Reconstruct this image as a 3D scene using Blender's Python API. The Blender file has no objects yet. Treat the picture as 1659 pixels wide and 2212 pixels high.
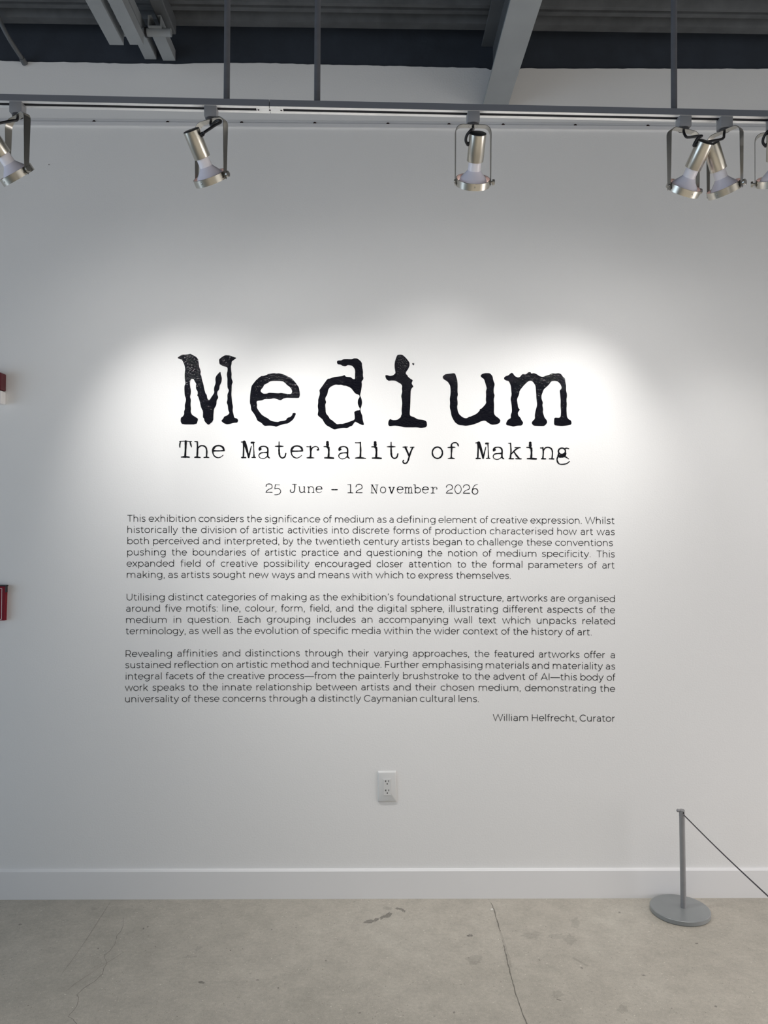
import bpy, bmesh, math, random
from mathutils import Vector, Matrix, Euler
from mathutils.geometry import tessellate_polygon

random.seed(7)
S = bpy.context.scene
COL = S.collection
PI = math.pi

# ------------------------------------------------------------------ camera
F_PX, PX_W, PX_H = 1690.0, 1659.0, 2212.0
CX, CY = PX_W / 2, PX_H / 2
CAM = Vector((0.0, -3.0275, 1.43))
PITCH, YAW, ROLL = [math.radians(a) for a in (0.94495, 0.86071, 0.27250)]
_cp, _sp, _cy, _sy = math.cos(PITCH), math.sin(PITCH), math.cos(YAW), math.sin(YAW)
_f = Vector((_sy * _cp, _cy * _cp, _sp)); _r = Vector((_cy, -_sy, 0)); _u = _r.cross(_f)
_c, _s = math.cos(ROLL), math.sin(ROLL)
RIGHT, UP, FWD = _c * _r + _s * _u, -_s * _r + _c * _u, _f
cam_data = bpy.data.cameras.new('camera')
cam = bpy.data.objects.new('camera', cam_data); COL.objects.link(cam)
cam_data.sensor_fit = 'VERTICAL'; cam_data.sensor_height = 36.0
cam_data.lens = F_PX / PX_H * 36.0
cam_data.clip_start = 0.05
M = Matrix((RIGHT, UP, -FWD)).transposed().to_4x4(); M.translation = CAM
cam.matrix_world = M
S.camera = cam

# ------------------------------------------------------------------ exposure, world, lights
S.view_settings.view_transform = 'Standard'
S.view_settings.look = 'None'
S.view_settings.exposure = 0.0
S.view_settings.gamma = 1.0
S.view_settings.use_curve_mapping = False

WORLD_STRENGTH = 1.03
LAMP_W = 44.5            # watts of a full-strength track lamp
w = bpy.data.worlds.new('assumed_gallery_daylight'); S.world = w  # assumed light of the unseen room, bright and dark by direction
w.use_nodes = True
nt = w.node_tree; nt.nodes.clear()
out = nt.nodes.new('ShaderNodeOutputWorld'); bg = nt.nodes.new('ShaderNodeBackground')
tc = nt.nodes.new('ShaderNodeTexCoord'); sp = nt.nodes.new('ShaderNodeSeparateXYZ')
rampx = nt.nodes.new('ShaderNodeValToRGB'); mp = nt.nodes.new('ShaderNodeMapRange')
mp.inputs['From Min'].default_value = -1; mp.inputs['From Max'].default_value = 1
nt.links.new(tc.outputs['Generated'], sp.inputs[0]); nt.links.new(sp.outputs['X'], mp.inputs['Value'])
nt.links.new(mp.outputs[0], rampx.inputs[0]); nt.links.new(rampx.outputs[0], bg.inputs['Color'])
cr = rampx.color_ramp
cr.elements[0].position = 0.0; cr.elements[0].color = (0.80, 0.92, 1.08, 1)
cr.elements[1].position = 1.0; cr.elements[1].color = (0.85, 0.83, 0.80, 1)
for p_, c_ in ((0.22, (0.95, 1.08, 1.25)), (0.30, (0.42, 0.46, 0.51)), (0.40, (0.16, 0.17, 0.18)), (0.455, (0.8, 0.82, 0.86)), (0.53, (0.8, 0.81, 0.83)),
               (0.57, (0.16, 0.16, 0.155)), (0.70, (0.35, 0.34, 0.33)), (0.85, (0.95, 0.93, 0.90))):
    e_ = cr.elements.new(p_); e_.color = (*c_, 1)
# assumed far end of the gallery, shaped for dark title reflections: bright low down, dark above head height
mz = nt.nodes.new('ShaderNodeMapRange'); mz.interpolation_type = 'SMOOTHSTEP'
mz.inputs['From Min'].default_value = 0.06; mz.inputs['From Max'].default_value = 0.12
mz.inputs['To Min'].default_value = WORLD_STRENGTH; mz.inputs['To Max'].default_value = WORLD_STRENGTH * 0.06
nt.links.new(sp.outputs['Z'], mz.inputs['Value']); nt.links.new(mz.outputs[0], bg.inputs['Strength'])
nt.links.new(bg.outputs[0], out.inputs[0])


# added cool fill at left, added soft fill at right, assumed ceiling lights behind the camera
def area(name, loc, target, sx, sy, watts, col, spread=180):
    d = bpy.data.lights.new(name, 'AREA'); d.shape = 'RECTANGLE'; d.size = sx; d.size_y = sy
    d.energy = watts; d.color = col; d.spread = math.radians(spread)
    o = bpy.data.objects.new(name, d); COL.objects.link(o); o.location = loc
    o.rotation_euler = (Vector(target) - Vector(loc)).to_track_quat('-Z', 'Y').to_euler()
    return o


area('added_cool_fill_left', (-4.15, -1.7, 1.15), (-0.9, -1.0, 0.0), 2.2, 1.7, 15, (0.55, 0.77, 1.0), 125)  # unseen cool fill added to tint floor and wall; daylight assumed, no window modelled
area('added_fill_right', (4.15, -1.2, 0.75), (1.3, -0.1, 0.2), 2.0, 1.3, 22, (1.0, 0.95, 0.955), 115)  # no window here: unseen fill added to brighten the lower right wall
area('assumed_ceiling_lights', (1.3, -3.0, 3.2), (1.3, -3.0, 0), 4.6, 1.8, 80, (1.0, 0.98, 0.945), 105)  # unseen: assumed from the bright floor, added to bounce light up onto the wall


# ------------------------------------------------------------------ helpers
def ray(px, py):
    return RIGHT * ((px - CX) / F_PX) - UP * ((py - CY) / F_PX) + FWD


def on_y(px, py, y=0.0):            # point seen at that pixel of the photo, on a plane parallel to the wall
    d = ray(px, py); return CAM + d * ((y - CAM.y) / d.y)


def on_z(px, py, z=0.0):            # the same on a level plane
    d = ray(px, py); return CAM + d * ((z - CAM.z) / d.z)


def obj(name, bm, mat=None, parent=None, smooth=False, mats=None):
    me = bpy.data.meshes.new(name)
    bm.normal_update()
    bm.to_mesh(me); bm.free()
    return obj_me(name, me, mat, parent, smooth, mats)


def obj_me(name, me, mat=None, parent=None, smooth=False, mats=None):
    for m_ in (mats or ([mat] if mat else [])):
        if m_.name not in [x.name for x in me.materials]:
            me.materials.append(m_)
    if smooth:
        me.shade_smooth()
        try:
            me.set_sharp_from_angle(angle=math.radians(38))
        except Exception:
            pass
    o = bpy.data.objects.new(name, me); COL.objects.link(o)
    if parent: o.parent = parent
    return o


def tag(o, label=None, cat=None, group=None, kind=None):
    if label: o['label'] = label
    if cat: o['category'] = cat
    if group: o['group'] = group
    if kind: o['kind'] = kind
    return o


def empty(name, loc, label, cat, group=None, rz=0.0):
    o = bpy.data.objects.new(name, None); COL.objects.link(o)
    o.location = loc; o.rotation_euler = (0, 0, rz); o.empty_display_size = 0.05
    return tag(o, label, cat, group)


def add_box(bm, c, s, bevel=0.0, seg=2, rot=None):
    g = bmesh.ops.create_cube(bm, size=1.0)
    vs = g['verts']
    for v in vs:
        v.co = Vector((v.co.x * s[0], v.co.y * s[1], v.co.z * s[2]))
        if rot: v.co = rot @ v.co
        v.co += Vector(c)
    if bevel:
        es = list({e for v in vs for e in v.link_edges})
        bmesh.ops.bevel(bm, geom=es, offset=bevel, segments=seg, affect='EDGES', profile=0.5)


def box(c, s, bevel=0.0, seg=2):
    bm = bmesh.new(); add_box(bm, c, s, bevel, seg); return bm


def add_lathe(bm, prof, n=40, mat=None, cap0=False, cap1=False):
    rings = []
    for r, z in prof:
        rings.append([bm.verts.new((r * math.cos(2 * PI * k / n), r * math.sin(2 * PI * k / n), z)) for k in range(n)])
    for a, b in zip(rings, rings[1:]):
        for k in range(n):
            bm.faces.new((a[k], a[(k + 1) % n], b[(k + 1) % n], b[k]))
    if cap0: bm.faces.new(list(reversed(rings[0])))
    if cap1: bm.faces.new(rings[-1])
    if mat:
        for rg in rings:
            for v in rg: v.co = mat @ v.co
    return rings


def add_tube(bm, pts, r, n=10, caps=True):
    pts = [Vector(p) for p in pts]
    rings = []
    prev = None
    for i, p in enumerate(pts):
        t = (pts[min(i + 1, len(pts) - 1)] - pts[max(i - 1, 0)]).normalized()
        if prev is None:
            a = t.orthogonal().normalized()
        else:
            a = (prev - t * prev.dot(t)).normalized()
        prev = a; b = t.cross(a)
        rr = r[i] if isinstance(r, (list, tuple)) else r
        rings.append([bm.verts.new(p + (a * math.cos(2 * PI * k / n) + b * math.sin(2 * PI * k / n)) * rr) for k in range(n)])
    for q, s_ in zip(rings, rings[1:]):
        for k in range(n):
            bm.faces.new((q[k], q[(k + 1) % n], s_[(k + 1) % n], s_[k]))
    if caps:
        bm.faces.new(list(reversed(rings[0]))); bm.faces.new(rings[-1])


def catmull(pts, sub=6, closed=False):
    P_ = [Vector(p) for p in pts]; out_ = []
    n = len(P_)
    rng = range(n if closed else n - 1)
    for i in rng:
        p0 = P_[(i - 1) % n] if (closed or i > 0) else P_[0]
        p1 = P_[i]; p2 = P_[(i + 1) % n]
        p3 = P_[(i + 2) % n] if (closed or i + 2 < n) else P_[-1]
        for k in range(sub):
            t = k / sub
            out_.append(0.5 * ((2 * p1) + (p2 - p0) * t + (2 * p0 - 5 * p1 + 4 * p2 - p3) * t * t + (3 * p1 - p0 - 3 * p2 + p3) * t ** 3))
    if not closed: out_.append(P_[-1])
    return out_


def add_prism_x(bm, prof, x0, x1, cap=True, mi=0):
    """closed profile of (y, z) points extruded along x"""
    a = [bm.verts.new((x0, y, z)) for y, z in prof]; b = [bm.verts.new((x1, y, z)) for y, z in prof]
    n = len(prof)
    for k in range(n):
        f_ = bm.faces.new((a[k], a[(k + 1) % n], b[(k + 1) % n], b[k])); f_.material_index = mi
    if cap:
        bm.faces.new(list(reversed(a))); bm.faces.new(b)
    bmesh.ops.recalc_face_normals(bm, faces=bm.faces[:])


# ------------------------------------------------------------------ materials
def mat(name, col, rough=0.5, metal=0.0, spec=0.5, noise=None, bump=None, emit=None, coat=0.0):
    m = bpy.data.materials.new(name); m.use_nodes = True
    t = m.node_tree; b = t.nodes['Principled BSDF']
    b.inputs['Base Color'].default_value = (*col, 1); b.inputs['Roughness'].default_value = rough
    b.inputs['Metallic'].default_value = metal; b.inputs['Specular IOR Level'].default_value = spec
    b.inputs['Coat Weight'].default_value = coat
    co = t.nodes.new('ShaderNodeTexCoord')
    if noise:                                    # (scale, amount)
        n_ = t.nodes.new('ShaderNodeTexNoise'); n_.inputs['Scale'].default_value = noise[0]; n_.inputs['Detail'].default_value = 4
        t.links.new(co.outputs['Object'], n_.inputs['Vector'])
        r_ = t.nodes.new('ShaderNodeMapRange'); a = noise[1]
        r_.inputs['From Min'].default_value = 0.3; r_.inputs['From Max'].default_value = 0.7
        r_.inputs['To Min'].default_value = 1 - a; r_.inputs['To Max'].default_value = 1 + a
        t.links.new(n_.outputs['Fac'], r_.inputs['Value'])
        mx = t.nodes.new('ShaderNodeVectorMath'); mx.operation = 'SCALE'; mx.inputs[0].default_value = col
        t.links.new(r_.outputs[0], mx.inputs['Scale']); t.links.new(mx.outputs[0], b.inputs['Base Color'])
    if bump:                                     # (scale, strength, distance)
        n2 = t.nodes.new('ShaderNodeTexNoise'); n2.inputs['Scale'].default_value = bump[0]; n2.inputs['Detail'].default_value = 3
        t.links.new(co.outputs['Object'], n2.inputs['Vector'])
        bp = t.nodes.new('ShaderNodeBump'); bp.inputs['Strength'].default_value = bump[1]; bp.inputs['Distance'].default_value = bump[2]
        t.links.new(n2.outputs['Fac'], bp.inputs['Height']); t.links.new(bp.outputs[0], b.inputs['Normal'])
    if emit:
        b.inputs['Emission Color'].default_value = (*emit[0], 1); b.inputs['Emission Strength'].default_value = emit[1]
    return m


M_WALL = mat('white_wall_paint', (0.80, 0.795, 0.785), 0.55, spec=0.3, noise=(1.3, 0.012), bump=(170, 0.35, 0.0012))
M_DARK = mat('charcoal_ceiling_paint', (0.029, 0.037, 0.052), 0.8, noise=(9, 0.15), bump=(60, 0.3, 0.003))
M_DECK = mat('dark_grey_deck', (0.088, 0.094, 0.100), 0.6, noise=(14, 0.2), bump=(50, 0.2, 0.002))
M_STEEL = mat('grey_painted_steel', (0.275, 0.295, 0.308), 0.5, noise=(6, 0.06), bump=(90, 0.08, 0.001))
M_STEELD = mat('dark_painted_steel', (0.10, 0.108, 0.115), 0.55, noise=(8, 0.1))
M_BASE = mat('baseboard_paint', (0.79, 0.785, 0.785), 0.38, spec=0.4, noise=(2.0, 0.015), bump=(40, 0.08, 0.0015))
M_ROD = mat('dark_grey_rod', (0.11, 0.115, 0.13), 0.5, noise=(30, 0.1))
M_TRACK = mat('grey_track_paint', (0.165, 0.175, 0.20), 0.45)
M_ALU = mat('bright_aluminium', (0.96, 0.96, 0.95), 0.38, metal=0.7, spec=0.6)
M_SLOT = mat('black_conductor_slot', (0.006, 0.005, 0.008), 0.6)
M_ADAPT = mat('grey_adapter_plastic', (0.27, 0.275, 0.29), 0.45)
M_ADAPTD = mat('dark_adapter_collar', (0.06, 0.06, 0.065), 0.5)
M_NICKEL = mat('brushed_nickel', (0.56, 0.53, 0.465), 0.26, metal=1.0, bump=(300, 0.03, 0.0004))
M_YOKE = mat('satin_nickel_strap', (0.43, 0.415, 0.38), 0.28, metal=1.0)
M_BLACK = mat('black_plastic', (0.010, 0.010, 0.012), 0.42)
M_CABLE = mat('black_cable', (0.008, 0.008, 0.012), 0.38)
M_BULB = mat('milky_reflector_glass', (0.77, 0.75, 0.84), 0.12, spec=0.55)
M_NECK = mat('white_bulb_neck', (0.85, 0.83, 0.88), 0.3)
M_LENS = mat('lit_lens', (0.9, 0.88, 0.85), 0.3, emit=((1.0, 0.95, 0.88), 8.0))
M_INNER = mat('inner_ring_pink_glow', (0.78, 0.67, 0.64), 0.3, metal=0.6)  # pinkish glow from the lens, put into the ring's inner colour
M_VINYL = mat('gloss_black_vinyl', (0.0030, 0.0032, 0.0065), 0.10, spec=0.32, bump=(170, 0.62, 0.0026))
M_VINYLS = mat('black_vinyl_small', (0.004, 0.004, 0.006), 0.45, spec=0.12)
M_TEXT = mat('thin_black_vinyl', (0.007, 0.007, 0.008), 0.5, spec=0.15)
M_PLATE = mat('white_plastic', (0.66, 0.66, 0.65), 0.35, spec=0.5)
M_HOLE = mat('black_hole', (0.004, 0.004, 0.004), 0.7)
M_RED = mat('fire_red_plastic', (0.19, 0.008, 0.017), 0.5, spec=0.2)
M_REDD = mat('dark_red_plastic', (0.10, 0.006, 0.012), 0.4)
M_WHITE = mat('white_print', (0.82, 0.80, 0.78), 0.5)
M_POST = mat('grey_stanchion_metal', (0.27, 0.27, 0.275), 0.40, metal=0.25, spec=0.5, noise=(40, 0.06))
M_DISC = mat('grey_stanchion_base', (0.255, 0.268, 0.27), 0.30, metal=0.15, spec=0.5, noise=(20, 0.04))
M_CORD = mat('dark_grey_cord', (0.055, 0.05, 0.058), 0.7)
M_RUST = mat('dark_brown_screw', (0.030, 0.012, 0.012), 0.5, metal=0.4)
M_RAIL = mat('painted_rail', (0.70, 0.70, 0.71), 0.45)
M_CHIP = mat('white_chip', (0.72, 0.70, 0.66), 0.6)


def concrete(name='polished_concrete', dark=None):
    """dark = (tint, coverage): a worn or dirty patch of the same concrete"""
    m = bpy.data.materials.new(name); m.use_nodes = True
    t = m.node_tree; b = t.nodes['Principled BSDF']; L = t.links.new
    co = t.nodes.new('ShaderNodeTexCoord')

    def noise(sc, det=5, rough=0.6):
        n_ = t.nodes.new('ShaderNodeTexNoise'); n_.inputs['Scale'].default_value = sc
        n_.inputs['Detail'].default_value = det; n_.inputs['Roughness'].default_value = rough
        L(co.outputs['Object'], n_.inputs['Vector']); return n_

    def ramp(src, stops):
        r_ = t.nodes.new('ShaderNodeValToRGB'); L(src, r_.inputs[0]); e = r_.color_ramp.elements
        e[0].position, e[0].color = stops[0][0], (*stops[0][1], 1)
        e[1].position, e[1].color = stops[-1][0], (*stops[-1][1], 1)
        for p, c in stops[1:-1]:
            x = e.new(p); x.color = (*c, 1)
        return r_

    def mix(a, b_, fac, mode='MIX'):
        x = t.nodes.new('ShaderNodeMix'); x.data_type = 'RGBA'; x.blend_type = mode
        if isinstance(fac, float): x.inputs['Factor'].default_value = fac
        else: L(fac, x.inputs['Factor'])
        L(a, x.inputs['A'])
        if isinstance(b_, tuple): x.inputs['B'].default_value = (*b_, 1)
        else: L(b_, x.inputs['B'])
        return x.outputs['Result']

    big = ramp(noise(1.6, 6).outputs['Fac'], [(0.3, (0.395, 0.366, 0.312)), (0.55, (0.452, 0.416, 0.358)), (0.75, (0.49, 0.458, 0.397))])
    fine = ramp(noise(75, 5, 0.75).outputs['Fac'], [(0.3, (0.86, 0.86, 0.86)), (0.7, (1.10, 1.10, 1.10))])
    c = mix(big.outputs[0], fine.outputs[0], 1.0, 'MULTIPLY')
    grit = ramp(noise(330, 2).outputs['Fac'], [(0.35, (0.90, 0.90, 0.90)), (0.65, (1.08, 1.08, 1.08))])
    c = mix(c, grit.outputs[0], 1.0, 'MULTIPLY')

    def specks(sc, thr, soft):
        v = t.nodes.new('ShaderNodeTexVoronoi'); v.inputs['Scale'].default_value = sc; v.inputs['Randomness'].default_value = 1.0
        L(co.outputs['Object'], v.inputs['Vector'])
        r_ = ramp(v.outputs['Distance'], [(thr, (1, 1, 1)), (thr + soft, (0, 0, 0))])
        wn = ramp(v.outputs['Color'], [(0.78, (0, 0, 0)), (0.80, (1, 1, 1))])
        x = t.nodes.new('ShaderNodeMath'); x.operation = 'MULTIPLY'; L(r_.outputs[0], x.inputs[0]); L(wn.outputs[0], x.inputs[1])
        return x.outputs[0]
    mott = ramp(noise(13, 6, 0.7).outputs['Fac'], [(0.32, (0.90, 0.90, 0.90)), (0.68, (1.08, 1.08, 1.08))])
    c = mix(c, mott.outputs[0], 1.0, 'MULTIPLY')
    c = mix(c, (0.62, 0.59, 0.51), specks(62, 0.10, 0.08))
    c = mix(c, (0.58, 0.55, 0.47), specks(125, 0.14, 0.10))
    c = mix(c, (0.26, 0.235, 0.195), specks(95, 0.12, 0.10))
    c = mix(c, (0.15, 0.13, 0.105), specks(36, 0.05, 0.04))
    if dark:
        pt = ramp(noise(160, 4, 0.7).outputs['Fac'], [(0.62 - dark[1] * 0.5, (0, 0, 0)), (0.78 - dark[1] * 0.5, (1, 1, 1))])
        d_ = mix(c, (dark[0],) * 3, 1.0, 'MULTIPLY')
        c = mix(c, d_, pt.outputs[0])
    L(c, b.inputs['Base Color'])
    rr = ramp(noise(5, 4).outputs['Fac'], [(0.3, (0.34, 0.34, 0.34)), (0.7, (0.48, 0.48, 0.48))])
    L(rr.outputs[0], b.inputs['Roughness'])
    b.inputs['Specular IOR Level'].default_value = 0.45
    bp = t.nodes.new('ShaderNodeBump'); bp.inputs['Strength'].default_value = 0.10; bp.inputs['Distance'].default_value = 0.002
    L(noise(120, 4).outputs['Fac'], bp.inputs['Height']); L(bp.outputs[0], b.inputs['Normal'])
    return m


M_FLOOR = concrete()
M_STAIN = concrete('floor_stain', (0.84, 0.75))
M_STAIND = concrete('floor_scuff', (0.46, 0.62))
M_CRACK = concrete('floor_crack', (0.36, 0.75))
M_HAIR = concrete('floor_hairline', (0.68, 0.6))

# ------------------------------------------------------------------ structure
X0, X1, YB, ZC = -4.2, 4.2, -5.0, 3.33       # room extents: left, right, open rear end, underside of the deck

# wall: white drywall up to an uneven cut edge, dark paint above it
edge_px = [(-200, 130), (0, 131), (40, 132.6), (52, 133.6), (150, 134.2), (260, 137.2), (330, 137.5), (378, 138.2), (420, 136.8), (450, 136.2), (560, 136.2),
           (620, 137.4), (720, 140.2), (830, 142.3), (1000, 146), (1050, 147.2), (1058, 151), (1121, 150), (1126, 147.6), (1300, 148.2), (1480, 148), (1659, 148.8), (1860, 150)]
edge = [(X0, on_y(-200, 130).z)] + [(on_y(*p).x, on_y(*p).z) for p in edge_px] + [(X1, on_y(1860, 150).z)]
dense = []
for (xa, za), (xb, zb) in zip(edge, edge[1:]):
    n_ = max(1, int((xb - xa) / 0.02)) if -1.8 < xa < 1.9 else 1
    for k in range(n_):
        t_ = k / n_; dense.append((xa + (xb - xa) * t_, za + (zb - za) * t_ + random.uniform(-0.0012, 0.0012)))
dense.append(edge[-1])
bm = bmesh.new()
lo = [bm.verts.new((x, 0, 0)) for x, z in dense]; mid = [bm.verts.new((x, 0, z)) for x, z in dense]
hi_ = [bm.verts.new((x, 0.006, ZC + 0.12)) for x, z in dense]; mid2 = [bm.verts.new((x, 0.006, z)) for x, z in dense]
for k in range(len(dense) - 1):
    f_ = bm.faces.new((lo[k], lo[k + 1], mid[k + 1], mid[k])); f_.material_index = 0
    f_ = bm.faces.new((mid[k], mid[k + 1], mid2[k + 1], mid2[k])); f_.material_index = 0
    f_ = bm.faces.new((mid2[k], mid2[k + 1], hi_[k + 1], hi_[k])); f_.material_index = 1
bb = [bm.verts.new(v) for v in ((X0, 0.12, 0), (X1, 0.12, 0), (X1, 0.12, ZC + .12), (X0, 0.12, ZC + .12))]
bm.faces.new((bb[1], bb[0], bb[3], bb[2]))
tag(obj('wall_back', bm, mats=[M_WALL, M_DARK]), kind='structure')

# floor, with its joints, hairline cracks and stains in the same mesh
bm = bmesh.new()
f_ = bm.faces.new([bm.verts.new(v) for v in ((X0, YB, 0), (X1, YB, 0), (X1, 0.1, 0), (X0, 0.1, 0))])


LZ = [0.0003]


def floor_line(pts, width, mi, z=None, jit=0.0):
    LZ[0] += 0.00001; z = LZ[0]
    P_ = [on_z(x, y) for x, y in pts]
    Q = []
    for a, b_ in zip(P_, P_[1:]):
        n_ = max(1, int((b_ - a).length / 0.012))
        for k in range(n_): Q.append(a.lerp(b_, k / n_))
    Q.append(P_[-1])
    L_, R_ = [], []
    for i, p in enumerate(Q):
        t_ = (Q[min(i + 1, len(Q) - 1)] - Q[max(i - 1, 0)]).normalized(); n_ = Vector((-t_.y, t_.x, 0))
        wv = width * random.uniform(0.6, 1.3) / 2; j = random.uniform(-jit, jit)
        L_.append(bm.verts.new((p.x + n_.x * (wv + j), p.y + n_.y * (wv + j), z))); R_.append(bm.verts.new((p.x - n_.x * (wv - j), p.y - n_.y * (wv - j), z)))
    for k in range(len(Q) - 1):
        g = bm.faces.new((L_[k], R_[k], R_[k + 1], L_[k + 1])); g.material_index = mi
        if g.calc_center_median() and True: g.normal_update()


BZ = [0.00006]


def floor_blob(px, py, rx, ry, mi, n=22, rough=0.35, rot=0.0):
    BZ[0] += 0.000003; z = BZ[0]; vs = []
    for k in range(n):
        a = 2 * PI * k / n; s_ = 1 + random.uniform(-rough, rough)
        dx, dy = rx * s_ * math.cos(a), ry * s_ * math.sin(a)
        p = on_z(px + dx * math.cos(rot) - dy * math.sin(rot), py + dx * math.sin(rot) + dy * math.cos(rot))
        vs.append(bm.verts.new((p.x, p.y, z)))
    g = bm.faces.new(list(reversed(vs))); g.material_index = mi


floor_line([(1060, 1950), (1064, 1957), (1068, 1969), (1078, 2003), (1088, 2040), (1098, 2086), (1112, 2140), (1127, 2185), (1138, 2212), (1150, 2240), (1190, 2330)], 0.0034, 2, jit=0.0012)
floor_line([(1081, 2012), (1090, 2040), (1100, 2070), (1104, 2090)], 0.0075, 1)
floor_line([(238, 1949), (215, 1985), (185, 2032), (150, 2082), (132, 2106)], 0.0019, 3)
zz = [(1010, 210), (1008, 290), (985, 340), (940, 400), (915, 490), (860, 560), (805, 600), (830, 690), (795, 760), (790, 800), (700, 885), (600, 940), (515, 1020), (540, 1050), (520, 1140), (425, 1250), (480, 1275), (510, 1325), (560, 1400)]
floor_line([(60 + x / 4.88, 1940 + y / 4.88) for x, y in zz], 0.0011, 2, jit=0.0012)
zz = [(1075, 550), (1030, 560), (900, 640), (700, 770), (500, 900), (400, 985), (330, 992)]
floor_line([(60 + x / 4.88, 1940 + y / 4.88) for x, y in zz], 0.0014, 3)
for a in ((800, 1990, 13, 3.2, 4, -0.12), (812, 1987, 8, 3, 4, -.5), (838, 1977, 12, 4.2, 4, -0.4), (828, 1981, 9, 3, 4, -.5), (862, 1963, 9, 2.4, 4, .1), (872, 1968, 5, 2.2, 4, .3), (836, 1962, 11, 3.6, 1, .1),
          (1016, 2021, 6, 2.8, 4, 0), (1232, 2030, 13, 11, 1, 0.4), (1150, 2020, 22, 7, 1, 0), (1205, 2023, 18, 6, 1, 0), (1025, 2073, 20, 9, 1, 0), (1243, 1995, 9, 12, 1, 0), (1205, 2148, 12, 8, 1, 0),
          (1345, 2180, 12, 10, 1, 0), (203, 1963, 8, 3, 1, 0), (408, 2067, 18, 2.2, 1, -.05), (428, 2049, 9, 4, 1, -.5), (435, 2122, 8, 2.6, 4, .15), (310, 2006, 2.6, 1.4, 4, -.6), (319, 2002, 2.4, 1.2, 4, -.6),
          (212, 2049, 1.6, 1.4, 4, 0), (336, 2045, 1.6, 1.2, 4, 0), (498, 2053, 1.8, 1.4, 4, 0), (601, 2134, 2.2, 1.8, 4, 0), (587, 2008, 1.6, 1.2, 4, 0), (556, 2117, 3.5, 1.2, 4, 0), (704, 2075, 2.2, 1.6, 4, 0),
          (1391, 2107, 5.5, 1.2, 4, .15), (1207, 2160, 6, 1, 4, .25), (1257, 2091, 3.5, 1.3, 4, .2), (1505, 2038, 3.5, 1.4, 4, 0), (1546, 2174, 3.5, 1.6, 4, .3), (1338, 1971, 3, 1.3, 4, .2), (1165, 2074, 2, 1.2, 4, .5),
          (981, 2187, 2.5, 2, 4, 0), (776, 2188, 4, 1, 4, 0), (43, 1997, 4, 1.4, 4, -.2)):
    floor_blob(*a[:5], rot=a[5], rough=0.3)
vs = [on_z(*p) for p in ((1236, 2070), (1240, 2068), (1272, 2086), (1268, 2088.5))]
g = bm.faces.new([bm.verts.new((p.x, p.y, 0.00026)) for p in reversed(vs)]); g.material_index = 1
floor_blob(1063, 1964, 3, 1.6, 5, rough=0.2)
for f in bm.faces:
    f.normal_update()
    if f.normal.z < 0: f.normal_flip()
tag(obj('floor', bm, mats=[M_FLOOR, M_STAIN, M_CRACK, M_HAIR, M_STAIND, M_CHIP]), kind='structure')

# ribbed metal deck of the ceiling, ribs parallel to the wall
prof = [(0.10, ZC + .055), (-0.052, ZC + .055), (-0.062, ZC), (-0.100, ZC), (-0.116, ZC + .04), (-0.138, ZC + .04), (-0.147, ZC + .004), (-0.168, ZC + .004), (-0.176, ZC + .03), (-0.183, ZC + .03), (-0.188, ZC), (-0.206, ZC)]
y = -0.206
while y > YB:
    prof += [(y - .02, ZC + .04), (y - .07, ZC + .04), (y - .085, ZC), (y - .125, ZC)]; y -= .125
bm = bmesh.new()
a = [bm.verts.new((X0, p[0], p[1])) for p in prof]; b_ = [bm.verts.new((X1, p[0], p[1])) for p in prof]
for k in range(len(prof) - 1):
    bm.faces.new((a[k], b_[k], b_[k + 1], a[k + 1]))
tp = [bm.verts.new(v) for v in ((X0, 0.12, ZC + .1), (X1, 0.12, ZC + .1), (X1, YB, ZC + .1), (X0, YB, ZC + .1))]
bm.faces.new(tp)
tag(obj('ceiling', bm, M_DECK), kind='structure')

# baseboard with an eased top edge
zb = on_y(830, 1875.5).z
bm = bmesh.new()
add_prism_x(bm, [(0.002, 0.0), (-0.012, 0.0), (-0.012, zb - .007), (-0.0075, zb - .001), (-0.004, zb), (0.002, zb)], X0, X1)
tag(obj('baseboard_back', bm, M_BASE), kind='structure')

# ------------------------------------------------------------------ ceiling steelwork
# I-beam running from the wall towards the room
zbm = 3.052
xa, xb = on_y(1040, 228).x, on_y(1094, 229.6).x
bx, bw = (xa + xb) / 2, (xb - xa)
root = empty('steel_beam', (bx, 0, zbm), 'grey steel beam running overhead out from the white wall', 'beam')
root['kind'] = 'thing'
obj('bottom_flange', box((0, YB / 2 + .003, 0.005), (bw, -YB, 0.010), 0.001), M_STEEL, root)
obj('web', box((0, YB / 2 + .003, 0.132), (0.008, -YB, 0.244)), M_STEELD, root)
obj('top_flange', box((0, YB / 2 + .003, 0.259), (bw, -YB, 0.010), 0.001), M_STEELD, root)


def channel(w_, h_, L, t_=0.003):
    """open-topped strut channel along -y, its flat back down"""
    bm = bmesh.new()
    add_box(bm, (0, -L / 2, t_ / 2), (w_, L, t_))
    for s_ in (-1, 1):
        add_box(bm, (s_ * (w_ / 2 - t_ / 2), -L / 2, (h_ + t_) / 2), (t_, L, h_ - t_))
        add_box(bm, (s_ * (w_ / 2 - t_ - .005), -L / 2, h_ - t_ / 2), (.010, L, t_))
    return bm


# two struts that stop short of the wall
for nm_px, (pa, pb), z_, lab in (('a', ((237, 97), (267.5, 97.5)), 3.165, 'grey strut channel, leftmost of the overhead pair ending short of the wall'),
                                 ('b', ((281, 97), (310, 97)), 3.165, 'grey strut channel, right-hand one of the overhead pair ending short of the wall')):
    A, B = on_z(*pa, z_), on_z(*pb, z_)
    o = obj('strut_channel', channel(B.x - A.x, 0.041, 4.0), M_STEEL)
    o.location = ((A.x + B.x) / 2, (A.y + B.y) / 2, z_)
    tag(o, lab, 'strut', 'overhead strut channels')
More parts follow.
